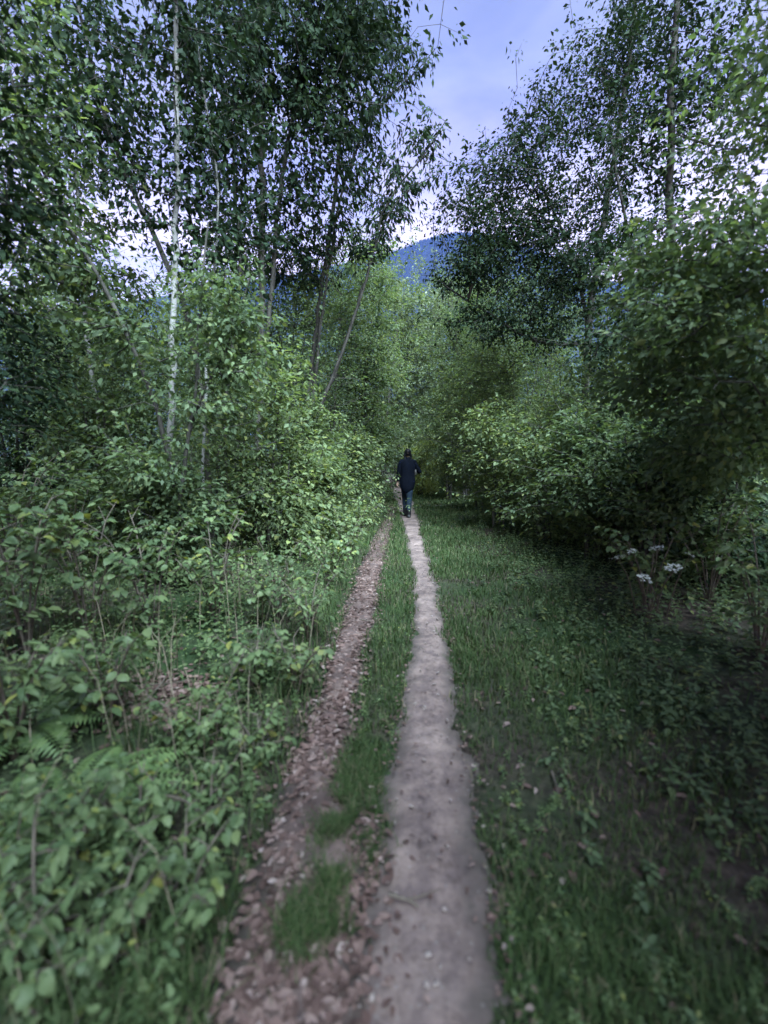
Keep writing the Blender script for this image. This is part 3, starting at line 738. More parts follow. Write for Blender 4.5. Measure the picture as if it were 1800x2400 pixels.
hazel(1560, 0, 8.0, 600, 1.5, 'broad dark bush behind the bush at the right margin', seed=58, n=320, leaf='leaf_shaded')
hazel(1150, 0, 13.5, 555, 1.9, 'broad bush behind the spreading tree', seed=59, n=560)
hazel(1690, 0, 5.8, 700, 1.1, 'dark bush filling the right margin at mid height', seed=60, n=300, leaf='leaf_shaded')

# ------------------------------------------------------------------ background thicket: copies of a few trees
protos = []
for k, (lf, sd, w_, hgt) in enumerate([('leaf_tree', 71, 1.9, 6.2), ('leaf_grey', 72, 1.6, 4.6), ('leaf_bright', 73, 1.5, 3.6), ('leaf_grey', 74, 1.2, 2.6)]):
    r = np.random.default_rng(sd)
    foot = np.array([0., 0., 0.])
    trunks = []
    for s in range(4):
        a = 2 * math.pi * s / 4 + r.random(); q = w_ * (.2 + .3 * r.random())
        trunks.append(([foot + np.array([math.cos(a), math.sin(a), 0]) * .1 * (s > 0), foot + np.array([math.cos(a) * q * .4, math.sin(a) * q * .4, hgt * .4]), foot + np.array([math.cos(a) * q, math.sin(a) * q, hgt * .85])], [.05, .035, .01]))
    lobes = [(foot + np.array([math.cos(a) * w_ * .5 * math.sqrt(b), math.sin(a) * w_ * .5 * math.sqrt(b), hgt * (.16 + .72 * c)]), (w_ * .5, w_ * .5, hgt * .16), 34) for a, b, c in zip(r.random(9) * 6.28, r.random(9), np.linspace(0, 1, 9))]
    protos.append(tree('thicket_tree', '', 'tree', '', trunks, lobes, leaf=lf, K=26, size=.105, seed=sd, spread=.16, droop=.35, flat=.6, seg=.4, trunk_sides=5, r0=.004, free=.15))
used = set()
def place(k, x, y, s, rz, label, group, name='thicket_tree'):
    o = protos[k] if k not in used else copy_tree(protos[k])
    used.add(k)
    o.name = name
    o.location = (x, y, gz1(x, y) - .05); o.rotation_euler = (0, 0, rz); o.scale = (s, s, s)
    tag(o, label, 'tree', group)
r = np.random.default_rng(5)
for (x, y, k, s) in [(-4.2, 13, 0, .85), (-6.5, 11, 0, .8), (-9.0, 12.5, 0, .95), (-3.2, 17, 0, 1.0), (-6.4, 18, 0, 1.15), (-11.5, 16, 0, 1.2), (-8.5, 8.5, 0, .7), (-2.6, 21, 0, 1.05), (-14, 22, 0, 1.5), (-9.5, 24, 0, 1.5)]:
    place(k, x, y, s, r.random() * 6.28, 'young tree in the thicket behind the birches', 'thicket trees behind the birches')
for (x, y, k, s) in [(3.4, 17, 0, .95), (5.6, 16, 0, 1.0), (8.5, 14, 0, 1.05), (11.5, 17, 0, 1.25), (8.0, 10, 0, .8), (3.2, 22, 0, .95), (6.5, 24, 0, 1.4), (14, 24, 0, 1.6), (9.6, 8.2, 0, .8)]:
    place(k, x, y, s, r.random() * 6.28, 'young tree in the thicket behind the right-hand bushes', 'thicket trees on the right')
for (x, y, k, s) in [(-.4, 38, 1, 1.2), (1.6, 40, 1, 1.3), (3.2, 34, 1, 1.15), (.9, 47, 1, 1.6), (-2.6, 34, 1, 1.2), (4.4, 44, 1, 1.6), (-1.4, 46, 1, 1.5), (2.3, 29, 3, 1.2), (-1.5, 27, 3, 1.0), (3.0, 25, 3, 1.1), (1.2, 36, 3, 1.5)]:
    place(k, x, y, s, r.random() * 6.28, 'pale grey-green willow closing the view where the path ends', 'pale willows at the end of the path', 'pale_willow')
place(2, 1.35, 16.5, .62, 1.0, 'small pale yellow-green bush at the right shoulder of the walker', None, 'yellow_bush')
for o in protos[2].children:
    if o.name.startswith('crown'): o.data.materials[0] = M['leaf_yellow']
if 'group' in protos[2]: del protos[2]['group']

# ------------------------------------------------------------------ near shrubs with leaves one can pick out
SH = 'leafy shrubs crowding the left edge of the path'
def near_shrub(name, label, px, py, h, wid, n_leaf, size, group, seed, mat='leaf_shrub', n_obj=90, stems=5, Y=None, lean=(0, 0)):
    r = np.random.default_rng(seed)
    foot = ground(px, py) if Y is None else at(px, py, Y)
    if Y is not None: foot[2] = gz1(foot[0], foot[1])
    root = empty(name, foot); tag(root, label, 'shrub', group)
    ends, wood = [], []
    for s in range(stems):
        a = 6.28 * s / stems + r.random() * .9; q = wid * (.35 + .65 * r.random())
        e = np.array([math.cos(a) * q + lean[0], math.sin(a) * q + lean[1], h * (.6 + .4 * r.random())])
        P = np.array([[0, 0, -.04], e * np.array([.25, .25, .5]), e * np.array([.62, .62, .86]), e])
        Q, R_ = resample(P, [.008, .006, .004, .0015], .05)
        obj('stem', mesh_np('stem', *tube(Q, R_, 5), M['twig']), root)
        L = len(Q)
        for b in range(5):                                    # side shoots
            i = int(L * (.25 + .7 * (b + r.random()) / 5)); i = min(i, L - 1)
            d = nrm(np.array([r.normal(), r.normal(), .25 + .3 * r.random()])); ln = wid * (.25 + .4 * r.random()) * (1.1 - i / L * .6)
            P2 = np.array([Q[i], Q[i] + d * ln * .55 + [0, 0, .02], Q[i] + d * ln])
            Q2, R2 = resample(P2, [.0032, .0022, .001], .05)
            wood.append(tube(Q2, R2, 4)); ends.append(Q2)
        ends.append(Q[L // 3:])
    V, F = merge(wood)
    tag(obj('twigs', mesh_np('twigs', V, F, M['twig']), root), kind='stuff')
    P, Ax = [], []
    for k in range(n_leaf):
        Q = ends[int(r.integers(len(ends)))]
        i = int(min(len(Q) - 1, len(Q) * (.15 + .9 * r.random())))
        d = nrm(Q[min(i + 1, len(Q) - 1)] - Q[max(i - 1, 0)])
        sd = nrm(np.cross(d, [0, 0, 1]) * (1 if k % 2 else -1) + d * .6 + r.normal(size=3) * .25)
        P.append(Q[i] + r.normal(size=3) * .008 + sd * size * .18); Ax.append(sd)
    P, Ax = np.array(P), np.array(Ax)
    Ax[:, 2] = Ax[:, 2] * .4 - .28 - .25 * r.random(n_leaf)
    N = r.normal(size=(n_leaf, 3)) * .30; N[:, 2] += 1
    S = size * (.36 + .74 * r.random(n_leaf))
    order = np.argsort(np.linalg.norm(P + foot - np.array([0, 0, CAM_H]), axis=1) - 2.0 * S)
    for i in order[:n_obj]:
        a = nrm(Ax[i]); sd = nrm(np.cross(N[i], a)); up = np.cross(a, sd)
        mt = Matrix(((a[0], sd[0], up[0], P[i][0]), (a[1], sd[1], up[1], P[i][1]), (a[2], sd[2], up[2], P[i][2]), (0, 0, 0, 1)))
        o = bpy.data.objects.new('leaf', KIND[seed % 4] if mat == 'leaf_shrub' else BIG2); C.objects.link(o); o.parent = root
        o.matrix_local = mt @ Matrix.Scale(float(S[i]), 4)
    rest = order[n_obj:]
    if len(rest):
        V, F = leaf_cloud(P[rest], Ax[rest], N[rest], S[rest], MID)
        tag(obj('foliage', mesh_np('foliage', V, F, M[mat], smooth=False), root), kind='stuff')
    return root
BIG2 = BIG.copy(); BIG2.materials[0] = M['leaf_bright']
NARROW = BIG.copy(); NARROW.transform(Matrix.Diagonal((1.15, .55, 1.0, 1.0)))
ROUND = BIG.copy(); ROUND.transform(Matrix.Diagonal((.85, 1.15, 1.3, 1.0)))
KIND = [BIG, ROUND, NARROW, BIG]
for k, (px, py, h, wd, n, sz, lab, mt) in enumerate([
    (640, 1500, .42, .26, 150, .062, 'small sapling with yellow-green leaves at the edge of the leafy rut', 'leaf_bright'),
    (716, 1268, .62, .50, 420, .070, 'low bush of pale leaves spilling over the leafy rut', 'leaf_shrub'),
    (668, 1385, .60, .40, 360, .064, 'pale bush at the rut edge between the sapling and the spilling bush', 'leaf_shrub'),
    (752, 1212, .70, .50, 420, .072, 'pale bush at the rut edge just beyond the spilling bush', 'leaf_bright'),
    (778, 1165, .75, .50, 420, .078, 'second pale bush beyond the spilling bush, nearer the walker', 'leaf_bright'),
    (600, 1345, .75, .50, 420, .072, 'bush just left of the bush that spills over the rut', 'leaf_shrub'),
    (470, 1350, .95, .50, 420, .075, 'bush growing at the foot of the thin birch', 'leaf_shrub'),
    (330, 1370, .95, .50, 420, .075, 'bush hiding the foot of the tallest birch', 'leaf_shrub'),
    (195, 1390, 1.0, .50, 420, .080, 'bush below the tilted birch with broad pale leaves', 'leaf_shrub'),
    (60, 1420, 1.05, .48, 420, .080, 'tall bush at the left margin beside the ferns', 'leaf_shrub'),
    (30, 1640, .72, .34, 330, .075, 'bush at the left margin below the tall margin bush', 'leaf_shrub'),
    (235, 1570, .62, .34, 330, .068, 'bush behind the pale fern', 'leaf_shrub'),
    (545, 1480, .45, .34, 260, .062, 'low bush left of the yellow-green sapling', 'leaf_shrub'),
    (425, 1620, .34, .28, 220, .055, 'low scrubby plant beside the bare twiggy patch', 'leaf_shrub'),
    (80, 2080, .40, .24, 230, .060, 'dim leafy plant in the lower left corner', 'leaf_shrub'),
    (300, 1840, .30, .24, 220, .050, 'low shaded plant left of the rut near the viewer', 'leaf_shrub'),
    (400, 1960, .30, .22, 240, .048, 'dark low plant beside the rut near the bottom edge', 'leaf_shrub'),
    (230, 2130, .32, .22, 240, .050, 'dark plant at the bottom edge left of the rut', 'leaf_shrub'),
    (455, 1790, .30, .24, 240, .048, 'dark low plant close to the rut, behind the bottom plants', 'leaf_shrub'),
    (170, 1900, .38, .26, 260, .055, 'dark plant in front of the pale fern', 'leaf_shrub'),
    (560, 1640, .26, .22, 180, .048, 'small creeping plant touching the left edge of the rut', 'leaf_shrub')]):
    near_shrub('leafy_shrub', lab, px, py, h, wd, n, sz, SH, 200 + k, mt, n_obj=min(n, 110), stems=5 if h < .6 else 7)

# shrub with white flower heads on the right
fs = near_shrub('flowering_shrub', 'shrub with white flower heads in the dark right verge', 1400, 1335, .95, .55, 420, .075, None, 260, 'leaf_shrub', n_obj=90, stems=7)
def flower_head(seed):
    r = np.random.default_rng(seed); parts = []
    n = 46
    rad = .06 * np.sqrt(r.random(n)); a = r.random(n) * 6.28
    P = np.stack([rad * np.cos(a), rad * np.sin(a), .02 - rad * rad * 5 + .006 * r.normal(size=n)], 1)
    for q in range(5):
        an = a + q * 1.2566
        A_ = np.stack([np.cos(an), np.sin(an), .15 + 0 * an], 1); N_ = np.tile([0, 0, 1.], (n, 1)) + r.normal(size=(n, 3)) * .2
        parts.append(leaf_cloud(P, A_, N_, .011, LO))
    V, F = merge(parts)
    return mesh_np('flower_head', V, F, M['petal'], smooth=False)
fh = [flower_head(1), flower_head(2)]
for k, (px, py) in enumerate([(1336, 1207), (1420, 1186), (1366, 1192), (1455, 1228), (1392, 1250), (1490, 1200)]):
    p = at(px, py, 3.2 + .12 * (k % 3)) - np.array(fs.location)
    o = obj('flower_head', fh[k % 2], fs, p); o.rotation_euler = (-.35, .1 * k - .2, k); o.scale = [(.95, .95, .95), (.9, .9, .9), (.6, .6, .6)][k % 3]
    foot = np.array([.05 * k - .1, 0, 0.])
    Q, R_ = resample([foot, (foot + p) / 2 + [0, 0, .1], p], [.006, .004, .002], .08)
    obj('stem', mesh_np('stem', *tube(Q, R_, 5), M['twig']), fs)

SR = 'low leafy shrubs along the right verge'
for k, (px, py, h, wd, n, sz, lab, mt) in enumerate([
    (985, 1075, .9, .8, 900, .085, 'low bush just right of the walker below the yellow-green bush', 'leaf_shrub'),
    (1060, 1100, 1.1, .9, 1000, .085, 'rounded bush two steps right of the walker', 'leaf_shrub'),
    (1150, 1130, 1.2, .9, 1000, .085, 'bush below the arching limb along the grass', 'leaf_shrub'),
    (1250, 1165, 1.2, .85, 1000, .080, 'bush along the grass left of the flowering shrub', 'leaf_shrub'),
    (1330, 1215, 1.05, .75, 900, .075, 'bush behind the white flower heads', 'leaf_shrub'),
    (1530, 1300, 1.1, .7, 800, .078, 'dark bush right of the flowering shrub', 'leaf_shrub'),
    (1640, 1420, 1.0, .6, 700, .075, 'dark bush at the right margin above the black verge', 'leaf_shrub')]):
    near_shrub('leafy_shrub', lab, px, py, h, wd, n, sz, SR, 300 + k, mt, n_obj=60, stems=7)

# shrubs further off along both edges
for k, (px, py, h, wd, n, sz, lab) in enumerate([
    (770, 1120, .8, .65, 900, .085, 'bush at the left edge a few steps before the walker'),
    (700, 1140, 1.1, .8, 1000, .085, 'bush between the overhanging tree and the leafy rut'),
    (600, 1180, 1.2, .8, 1000, .085, 'bush below the bright hazel'),
    (500, 1200, 1.2, .8, 1000, .085, 'bush right of the thin birch in the second row'),
    (310, 1210, 1.2, .8, 900, .085, 'bush left of the tallest birch in the second row'),
    (160, 1230, 1.2, .8, 900, .085, 'bush left of the tilted birch in the second row'),
    (30, 1250, 1.2, .8, 900, .085, 'bush at the left margin in the second row'),
    (810, 1075, .8, .7, 900, .095, 'bush beside the path level with the walker on the left'),
    (825, 1035, 1.0, .9, 900, .11, 'bush beyond the walker on the left side')]):
    near_shrub('leafy_shrub', lab, px, py, h, wd, n, sz, SH, 330 + k, 'leaf_shrub', n_obj=0, stems=7)

# ------------------------------------------------------------------ ferns
FERN_LEAF = mesh_np('frond_leaflet', LANCE[0], LANCE[1], M['fern'], smooth=False)
def fern(label, px, py, size, n, seed):
    r = np.random.default_rng(seed); foot = ground(px, py)
    root = empty('fern', foot); tag(root, label, 'fern', 'ferns on the left')
    for k in range(n):
        a = 6.28 * k / n + r.random() * .6; ln = size * (.8 + .4 * r.random())
        d = np.array([math.cos(a), math.sin(a), 0]); t = np.linspace(0, 1, 22)
        Q = d[None] * (ln * t)[:, None]; Q[:, 2] = ln * (.85 * t - .75 * t * t)
        parts = [tube(Q, np.linspace(.003, .001, 22), 4)]
        T = nrm(np.gradient(Q, axis=0)); sd = nrm(np.cross(T, [0, 0, 1])); up = np.cross(sd, T)
        for sgn in (-1, 1):
            i = np.arange(3, 22); w = ln * .24 * np.sin(np.pi * (t[i] * .9 + .08)) + .004
            parts.append(leaf_cloud(Q[i], sd[i] * sgn + T[i] * .35 - [0, 0, .15], up[i], w, LANCE))
        V, F = merge(parts)
        obj('frond', mesh_np('frond', V, F, M['fern'], smooth=False), root)
fern('pale fern arching over the left foreground', 140, 1770, .42, 9, 1)
fern('fern behind the pale fern at the left margin', 40, 1590, .45, 8, 2)

# ------------------------------------------------------------------ grass, undergrowth, litter
M['straw'] = plain_mat('dry_straw', [(.3, (.12, .095, .07)), (.7, (.24, .20, .15))], 9, .8, 0)
def blades(x, y, h, w, r, bend=.5):
    n = len(x); z = gz(x, y)
    a = r.random(n) * 6.28; d = np.stack([np.cos(a), np.sin(a), 0 * a], 1); s = np.stack([-np.sin(a), np.cos(a), 0 * a], 1)
    P = np.stack([x, y, z - .01], 1)
    b = bend * (.3 + r.random(n))
    m = P + d * (h * b * .3)[:, None] + np.array([0, 0, 1.]) * (h * .6)[:, None]
    t = P + d * (h * b)[:, None] + np.array([0, 0, 1.]) * (h * (1 - .25 * b))[:, None]
    V = np.stack([P - s * w[:, None] / 2, P + s * w[:, None] / 2, m + s * w[:, None] * .35, m - s * w[:, None] * .35, t], 1).reshape(-1, 3)
    o = (np.arange(n) * 5)[:, None]
    return V, [np.array([[0, 1, 2, 3]]) + o, np.array([[3, 2, 4]]) + o]
r = np.random.default_rng(77)
def lerp_area(n, xlo, xhi, ylo, yhi, power=1.6):
    y = ylo + (yhi - ylo) * r.random(n) ** power
    return xlo + (xhi - xlo) * r.random(n), y
# middle strip
x, y = lerp_area(90000, -1.2, .8, .7, 15, 1.9)
_, lr = track(LR, y); rl, _ = track(RR, y)
ex = .09 * fbm(x * 5, y * 5, 5)
ins = (x > lr + ex - .02) & (x < rl - ex + .03)
bare = (y < 1.98)
for px, py, ax_, ay_ in [(742, 1815, .10, .12), (668, 2010, .09, .11), (705, 1900, .05, .10)]:
    c = flat_hit(px, py); bare &= ~(((x - c[0]) / ax_) ** 2 + ((y - c[1]) / ay_) ** 2 < 1 + .5 * fbm(x * 9, y * 9, 4))
extra = np.zeros(len(x), bool)
for px, py, ax_, ay_ in [(742, 1815, .10, .12), (668, 2010, .09, .11)]:
    c = flat_hit(px, py); extra |= (((x - c[0]) / ax_) ** 2 + ((y - c[1]) / ay_) ** 2 < 1 + .6 * fbm(x * 9, y * 9, 4))
keep = (ins & ~bare) | extra
x, y = x[keep], y[keep]
h = (.03 + .07 * r.random(len(x))) * (1 + .4 * fbm(x * 2, y * 2, 8)) * np.where(y < 2.3, .62, 1)
V, F = blades(x, y, h, .0035 + .003 * r.random(len(x)) + .0004 * y, r)
tag(obj('grass', mesh_np('grass', V, F, M['grass'], smooth=False)), 'short grass growing between the rut and the footpath', 'grass', kind='stuff')
# right verge
x, y = lerp_area(330000, -.2, 3.4, .7, 24, 1.9)
_, rr_ = track(RR, y)
dd = x - rr_
dens = np.clip(1.1 - np.maximum(dd - .30 - .03 * y, 0) / (.9 + .05 * y), 0.03, 1) * (.5 + .9 * fbm(x * 1.6, y * 1.6, 31)).clip(0.04, 1)
keep = (dd > -.045 + .09 * fbm(x * 5, y * 5, 5)) & (r.random(len(x)) < dens)
x, y = x[keep], y[keep]
h = (.025 + .065 * r.random(len(x))) * (1 + .6 * fbm(x * 1.3, y * 1.3, 8)) * (1 + .03 * y)
V, F = blades(x, y, h, .0035 + .003 * r.random(len(x)) + .0006 * y, r, .7)
tag(obj('grass', mesh_np('grass', V, F, M['grass'], smooth=False)), 'grass verge on the right-hand side of the footpath', 'grass', kind='stuff')
# left edge
x, y = lerp_area(90000, -3.0, 1, .7, 24, 1.9)
ll, _ = track(LR, y); l2, _ = track(RR, y); ll = np.where(y > 13, l2, ll)
dd = ll - x
keep = (dd > -.02 + .05 * fbm(x * 3, y * 3, 6)) & (r.random(len(x)) < np.clip(.75 - dd / 1.2, 0.08, 1)) & (dd < 1.6)
x, y = x[keep], y[keep]
h = (.05 + .10 * r.random(len(x))) * (1 + .02 * y)
V, F = blades(x, y, h, .003 + .003 * r.random(len(x)) + .0006 * y, r, .8)
tag(obj('grass', mesh_np('grass', V, F, M['grass'], smooth=False)), 'thin grass along the left edge of the leafy rut', 'grass', kind='stuff')

for px, py, ax_, ay_, lab in [(742, 1815, .085, .11, 'grass patch on the bare soil between rut and footpath'), (668, 2010, .075, .09, 'mossy grass patch nearest the viewer between rut and footpath'), (715, 1905, .035, .07, 'few grass blades between the two grass patches'), (772, 1690, .07, .22, 'grass tuft where the middle strip thins out into bare soil')]:
    c = flat_hit(px, py); n_ = int(150000 * ax_ * ay_ * 2)
    x, y = c[0] + ax_ * .75 * r.normal(size=n_), c[1] + ay_ * .75 * r.normal(size=n_)
    k_ = fbm(x * 11, y * 11, 17) > -.18 + .12 * r.normal(size=n_); x, y = x[k_], y[k_]; n_ = len(x)
    V, F = blades(x, y, .035 + .045 * r.random(n_), .0025 + .0025 * r.random(n_), r, .8)
    V[:, 2] += .012
    tag(obj('grass', mesh_np('grass', V, F, M['grass'], smooth=False)), lab, 'grass', kind='stuff')
def herbs(name, label, x, y, h, size, mat, r, shape=LO):
    """upright weeds: pairs of leaves up a stem"""
    n = len(x); z = gz(x, y); parts = []
    lean = r.normal(size=(n, 2)) * .18
    for t in range(6):
        f = (t + .7) / 6
        for q in range(2):
            keep = r.random(n) < .9
            a = r.random(n) * .7 + t * 1.57 + q * 3.14 + (x * 57.3) % 6.28
            P = np.stack([x + lean[:, 0] * h * f, y + lean[:, 1] * h * f, z + h * f], 1)
            A_ = np.stack([np.cos(a), np.sin(a), -.35 + .5 * f + .2 * r.normal(size=n)], 1)
            N_ = r.normal(size=(n, 3)) * .25; N_[:, 2] += 1
            S = size * (1.15 - .55 * f) * (.75 + .5 * r.random(n))
            parts.append(leaf_cloud(P[keep], A_[keep], N_[keep], S[keep], shape))
    V, F = merge(parts)
    tag(obj(name, mesh_np(name, V, F, M[mat], smooth=False)), label, 'undergrowth', kind='stuff')
x, y = lerp_area(11000, -6.0, .2, .7, 13, 1.7)
ll, _ = track(LR, y); dd = ll - x
patch = flat_hit(330, 1520)
twiggy = ((x - patch[0]) / .38) ** 2 + ((y - patch[1]) / .30) ** 2 < 1
keep = (dd > .02 + .12 * r.random(len(x))) & (fbm(x * 1.5, y * 1.5, 71) > -.12 + .25 * r.normal(size=len(x)) * .4) & ~(twiggy & (r.random(len(x)) < .85)) & (r.random(len(x)) < np.clip(.35 + dd, 0, 1))
x, y, dd = x[keep], y[keep], dd[keep]
h = (.07 + .24 * np.clip(dd / .8, 0, 1)) * (.6 + .8 * r.random(len(x))) * (1 + .3 * fbm(x, y, 2))
nr = y < 4.5
herbs('undergrowth', 'low leafy weeds covering the ground left of the rut', x, y, h, .022 + .034 * r.random(len(x)) ** 1.5, 'leaf_shrub', r, MID)
x, y = lerp_area(9500, .3, 7.5, .8, 14, 1.4)
_, rr_ = track(RR, y); dd = x - rr_
keep = (dd > .35) & (r.random(len(x)) < np.clip((dd - .3) / 1.3, .05, 1))
x, y, dd = x[keep], y[keep], dd[keep]
h = (.05 + .16 * np.clip(dd / 1.8, 0, 1)) * (.6 + .8 * r.random(len(x)))
herbs('undergrowth', 'low weeds in the shade right of the grass verge', x, y, h, .03 + .025 * r.random(len(x)), 'leaf_tree', r, MID)

x, y = lerp_area(26000, -4.5, 0, .7, 9, 1.5)
ll, _ = track(LR, y); keep = (ll - x > .05) & (fbm(x * 1.9, y * 1.9, 43) > .12); x, y = x[keep], y[keep]
V, F = blades(x, y, .10 + .22 * r.random(len(x)), .003 + .003 * r.random(len(x)), r, .9)
tag(obj('grass', mesh_np('grass', V, F, M['grass'], smooth=False)), 'long grass tufts among the shrubs left of the rut', 'grass', kind='stuff')
x, y = lerp_area(420, -4.0, -.5, .8, 6, 1.3)
ll, _ = track(LR, y); keep = (ll - x > .1); x, y = x[keep], y[keep]
V, F = blades(x, y, .25 + .45 * r.random(len(x)), .004 + .003 * r.random(len(x)), r, .5)
tag(obj('dead_stalks', mesh_np('dead_stalks', V, F, M['straw'], smooth=False)), 'dry dead stalks standing among the shrubs on the left', 'stalks', kind='stuff')
x, y = lerp_area(2600, 0, 2.2, .8, 10, 1.7)
_, rr_ = track(RR, y); dd = x - rr_
keep = (dd > .02) & (fbm(x * 2.2, y * 2.2, 61) > -.05); x, y = x[keep], y[keep]
herbs('undergrowth', 'clover and small weeds among the grass right of the footpath', x, y, .02 + .05 * r.random(len(x)), .014 + .016 * r.random(len(x)), 'leaf_shrub', r, LO)
x, y = lerp_area(1500, -1.0, .6, 1.2, 10, 1.7)
_, a_ = track(LR, y); b_, _ = track(RR, y)
keep = (x > a_ - .02) & (x < b_ + .02) & (y > 2.1); x, y = x[keep], y[keep]
herbs('undergrowth', 'small weeds among the grass between rut and footpath', x, y, .02 + .05 * r.random(len(x)), .014 + .014 * r.random(len(x)), 'leaf_shrub', r, LO)

# fallen leaves
def curl_leaf(k):
    rr2 = np.random.default_rng(k); ts = np.linspace(0, 1, 6); V = []
    cu = .5 * rr2.random() + .15; tw = rr2.normal() * .5
    for t in ts:
        w = .30 * math.sin(math.pi * min(1, t * .93 + .05)) + .01
        for s in (-1, 0, 1):
            V.append([t - .5, s * w, cu * (s * s * w * 1.1 + (t - .5) ** 2 * .9) + tw * s * w * t * .4])
    F = [[3 * a + b, 3 * a + b + 3, 3 * a + b + 4, 3 * a + b + 1] for a in range(5) for b in range(2)]
    return mesh_np('leaf', np.array(V), np.array(F), M['dry_leaf'])
CL = [curl_leaf(k) for k in range(6)]
def on_track(R, n, ylo, yhi, power, spill):
    y = ylo + (yhi - ylo) * r.random(n) ** power
    l, q = track(R, y); c, hw = (l + q) / 2, (q - l) / 2
    return c + hw * np.clip(r.normal(size=n) * .55, -spill, spill), y
x, y = on_track(LR, 260, .95, 2.6, 1.0, 1.25)
for k in range(len(x)):
    o = bpy.data.objects.new('fallen_leaf', CL[k % 6]); C.objects.link(o); o.parent = rut
    s = .026 + .030 * r.random()
    o.location = (x[k], y[k], gz1(x[k], y[k]) + .022 + .006 * r.random()); o.rotation_euler = (r.normal() * .16, r.normal() * .16 + (3.14 if r.random() < .4 else 0), r.random() * 6.28); o.scale = (s, s, s)
def litter(x, y, size, dz):
    n = len(x); a = r.random(n) * 6.28
    P = np.stack([x, y, gz(x, y) + dz + .012 * r.random(n)], 1)
    A_ = np.stack([np.cos(a), np.sin(a), r.normal(size=n) * .14], 1); N_ = r.normal(size=(n, 3)) * .2; N_[:, 2] += 1
    return leaf_cloud(P, A_, N_, size, MID)
x, y = on_track(LR, 13000, .8, 14, 1.5, 1.35)
l1 = litter(x, y, .018 + .034 * r.random(len(x)) ** 1.6, .016)
tag(obj('fallen_leaves', mesh_np('fallen_leaves', *l1, M['dry_leaf'], smooth=False), rut), kind='stuff')
x, y = lerp_area(9000, -5.5, 5.5, .8, 13, 1.3)
l, _ = track(LR, y); _, q = track(RR, y)
keep = ((x < l) | ((x > q + .1) & (r.random(len(x)) < .4))); x, y = x[keep], y[keep]
xb = patch[0] + .36 * r.normal(size=700) * .6; yb = patch[1] + .3 * r.normal(size=700) * .6
x, y = np.concatenate([x, xb]), np.concatenate([y, yb])
tag(obj('fallen_leaves', mesh_np('fallen_leaves', *litter(x, y, .03 + .03 * r.random(len(x)), .006), M['dry_leaf'], smooth=False), g_o), kind='stuff')
x, y = on_track(RR, 160, .9, 12, 1.3, 1.1)
xe, ye = lerp_area(900, 0, 1, .9, 12, 1.4); el, er = track(RR, ye); xe = np.where(xe < .5, el, er) + .04 * r.normal(size=900)
x, y = np.concatenate([x, xe]), np.concatenate([y, ye])
tag(obj('fallen_leaves', mesh_np('fallen_leaves', *litter(x, y, .012 + .018 * r.random(len(x)), .030), M['dry_leaf'], smooth=False), path), kind='stuff')

x, y = on_track(LR, 1100, 6.0, 14.4, .7, 1.3)
V, F = blades(x, y, .05 + .09 * r.random(len(x)), .005 + .004 * r.random(len(x)), r, .8)
tag(obj('grass', mesh_np('grass', V, F, M['grass'], smooth=False)), 'sparse grass closing over the far end of the leafy rut', 'grass', kind='stuff')

# stones on the footpath
def stone(k):
    rr2 = np.random.default_rng(k + 50)
    n1, n2 = 5, 8; V = [[0, 0, 1]]
    for i in range(1, n1):
        for j in range(n2): V.append([math.sin(math.pi * i / n1) * math.cos(6.283 * j / n2), math.sin(math.pi * i / n1) * math.sin(6.283 * j / n2), math.cos(math.pi * i / n1)])
    V.append([0, 0, -1]); V = np.array(V) * (1 + .22 * rr2.normal(size=(len(V), 1))) * np.array([1, .75, .5])
    F4, F3 = [], []
    for j in range(n2):
        F3 += [[0, 1 + j, 1 + (j + 1) % n2], [len(V) - 1, 1 + (n1 - 2) * n2 + (j + 1) % n2, 1 + (n1 - 2) * n2 + j]]
        for i in range(n1 - 2):
            a, b = 1 + i * n2 + j, 1 + i * n2 + (j + 1) % n2; F4.append([a, a + n2, b + n2, b])
    return mesh_np('stone', V, [np.array(F4), np.array(F3)], M['stone'])
M['stone'] = plain_mat('path_stone', [(.3, (.16, .125, .115)), (.7, (.30, .25, .235))], 40, .85, .3, .004)
ST = [stone(k) for k in range(4)]
x, y = on_track(RR, 130, 1.0, 5.5, 1.2, 1.0)
for k in range(len(x)):
    o = bpy.data.objects.new('stone', ST[k % 4]); C.objects.link(o); o.parent = path
    s = .004 + .010 * r.random() ** 2.5
    o.location = (x[k], y[k], gz1(x[k], y[k]) + .028); o.rotation_euler = (r.random(), r.random(), r.random() * 6); o.scale = (s, s, s)

# sticks
def stick(name, label, p0, p1, rad, seed, group='fallen sticks', twigs=2):
    r2 = np.random.default_rng(seed); p0, p1 = np.array(p0), np.array(p1)
    P = np.array([p0 + (p1 - p0) * t for t in np.linspace(0, 1, 9)]) + r2.normal(size=(9, 3)) * rad * .8
    Q, R_ = resample(P, np.linspace(rad, rad * .45, 9), .03)
    parts = [tube(Q, R_, 7)]
    for k in range(twigs):
        i = int(len(Q) * (.3 + .5 * r2.random())); d = nrm(p1 - p0) + r2.normal(size=3) * .5; d[2] = abs(d[2]) * .4
        Q2 = np.array([Q[i], Q[i] + nrm(d) * .06, Q[i] + nrm(d) * .12 + [0, 0, .01]])
        parts.append(tube(Q2, [rad * .5, rad * .35, rad * .15], 5))
    V, F = merge(parts)
    o = obj(name, mesh_np(name, V - p0, F, M['twig']), None, p0)
    return tag(o, label, 'stick', group)
def g3(px, py, dz=.03):
    p = ground(px, py); p[2] += dz; return p
stick('stick', 'dark stick lying across the footpath near the viewer', g3(838, 1955, .035), g3(915, 1972, .035), .008, 1, twigs=1)
stick('stick', 'pale thin stick in the bare twiggy patch', g3(290, 1500, .05), g3(415, 1500, .09), .005, 2)
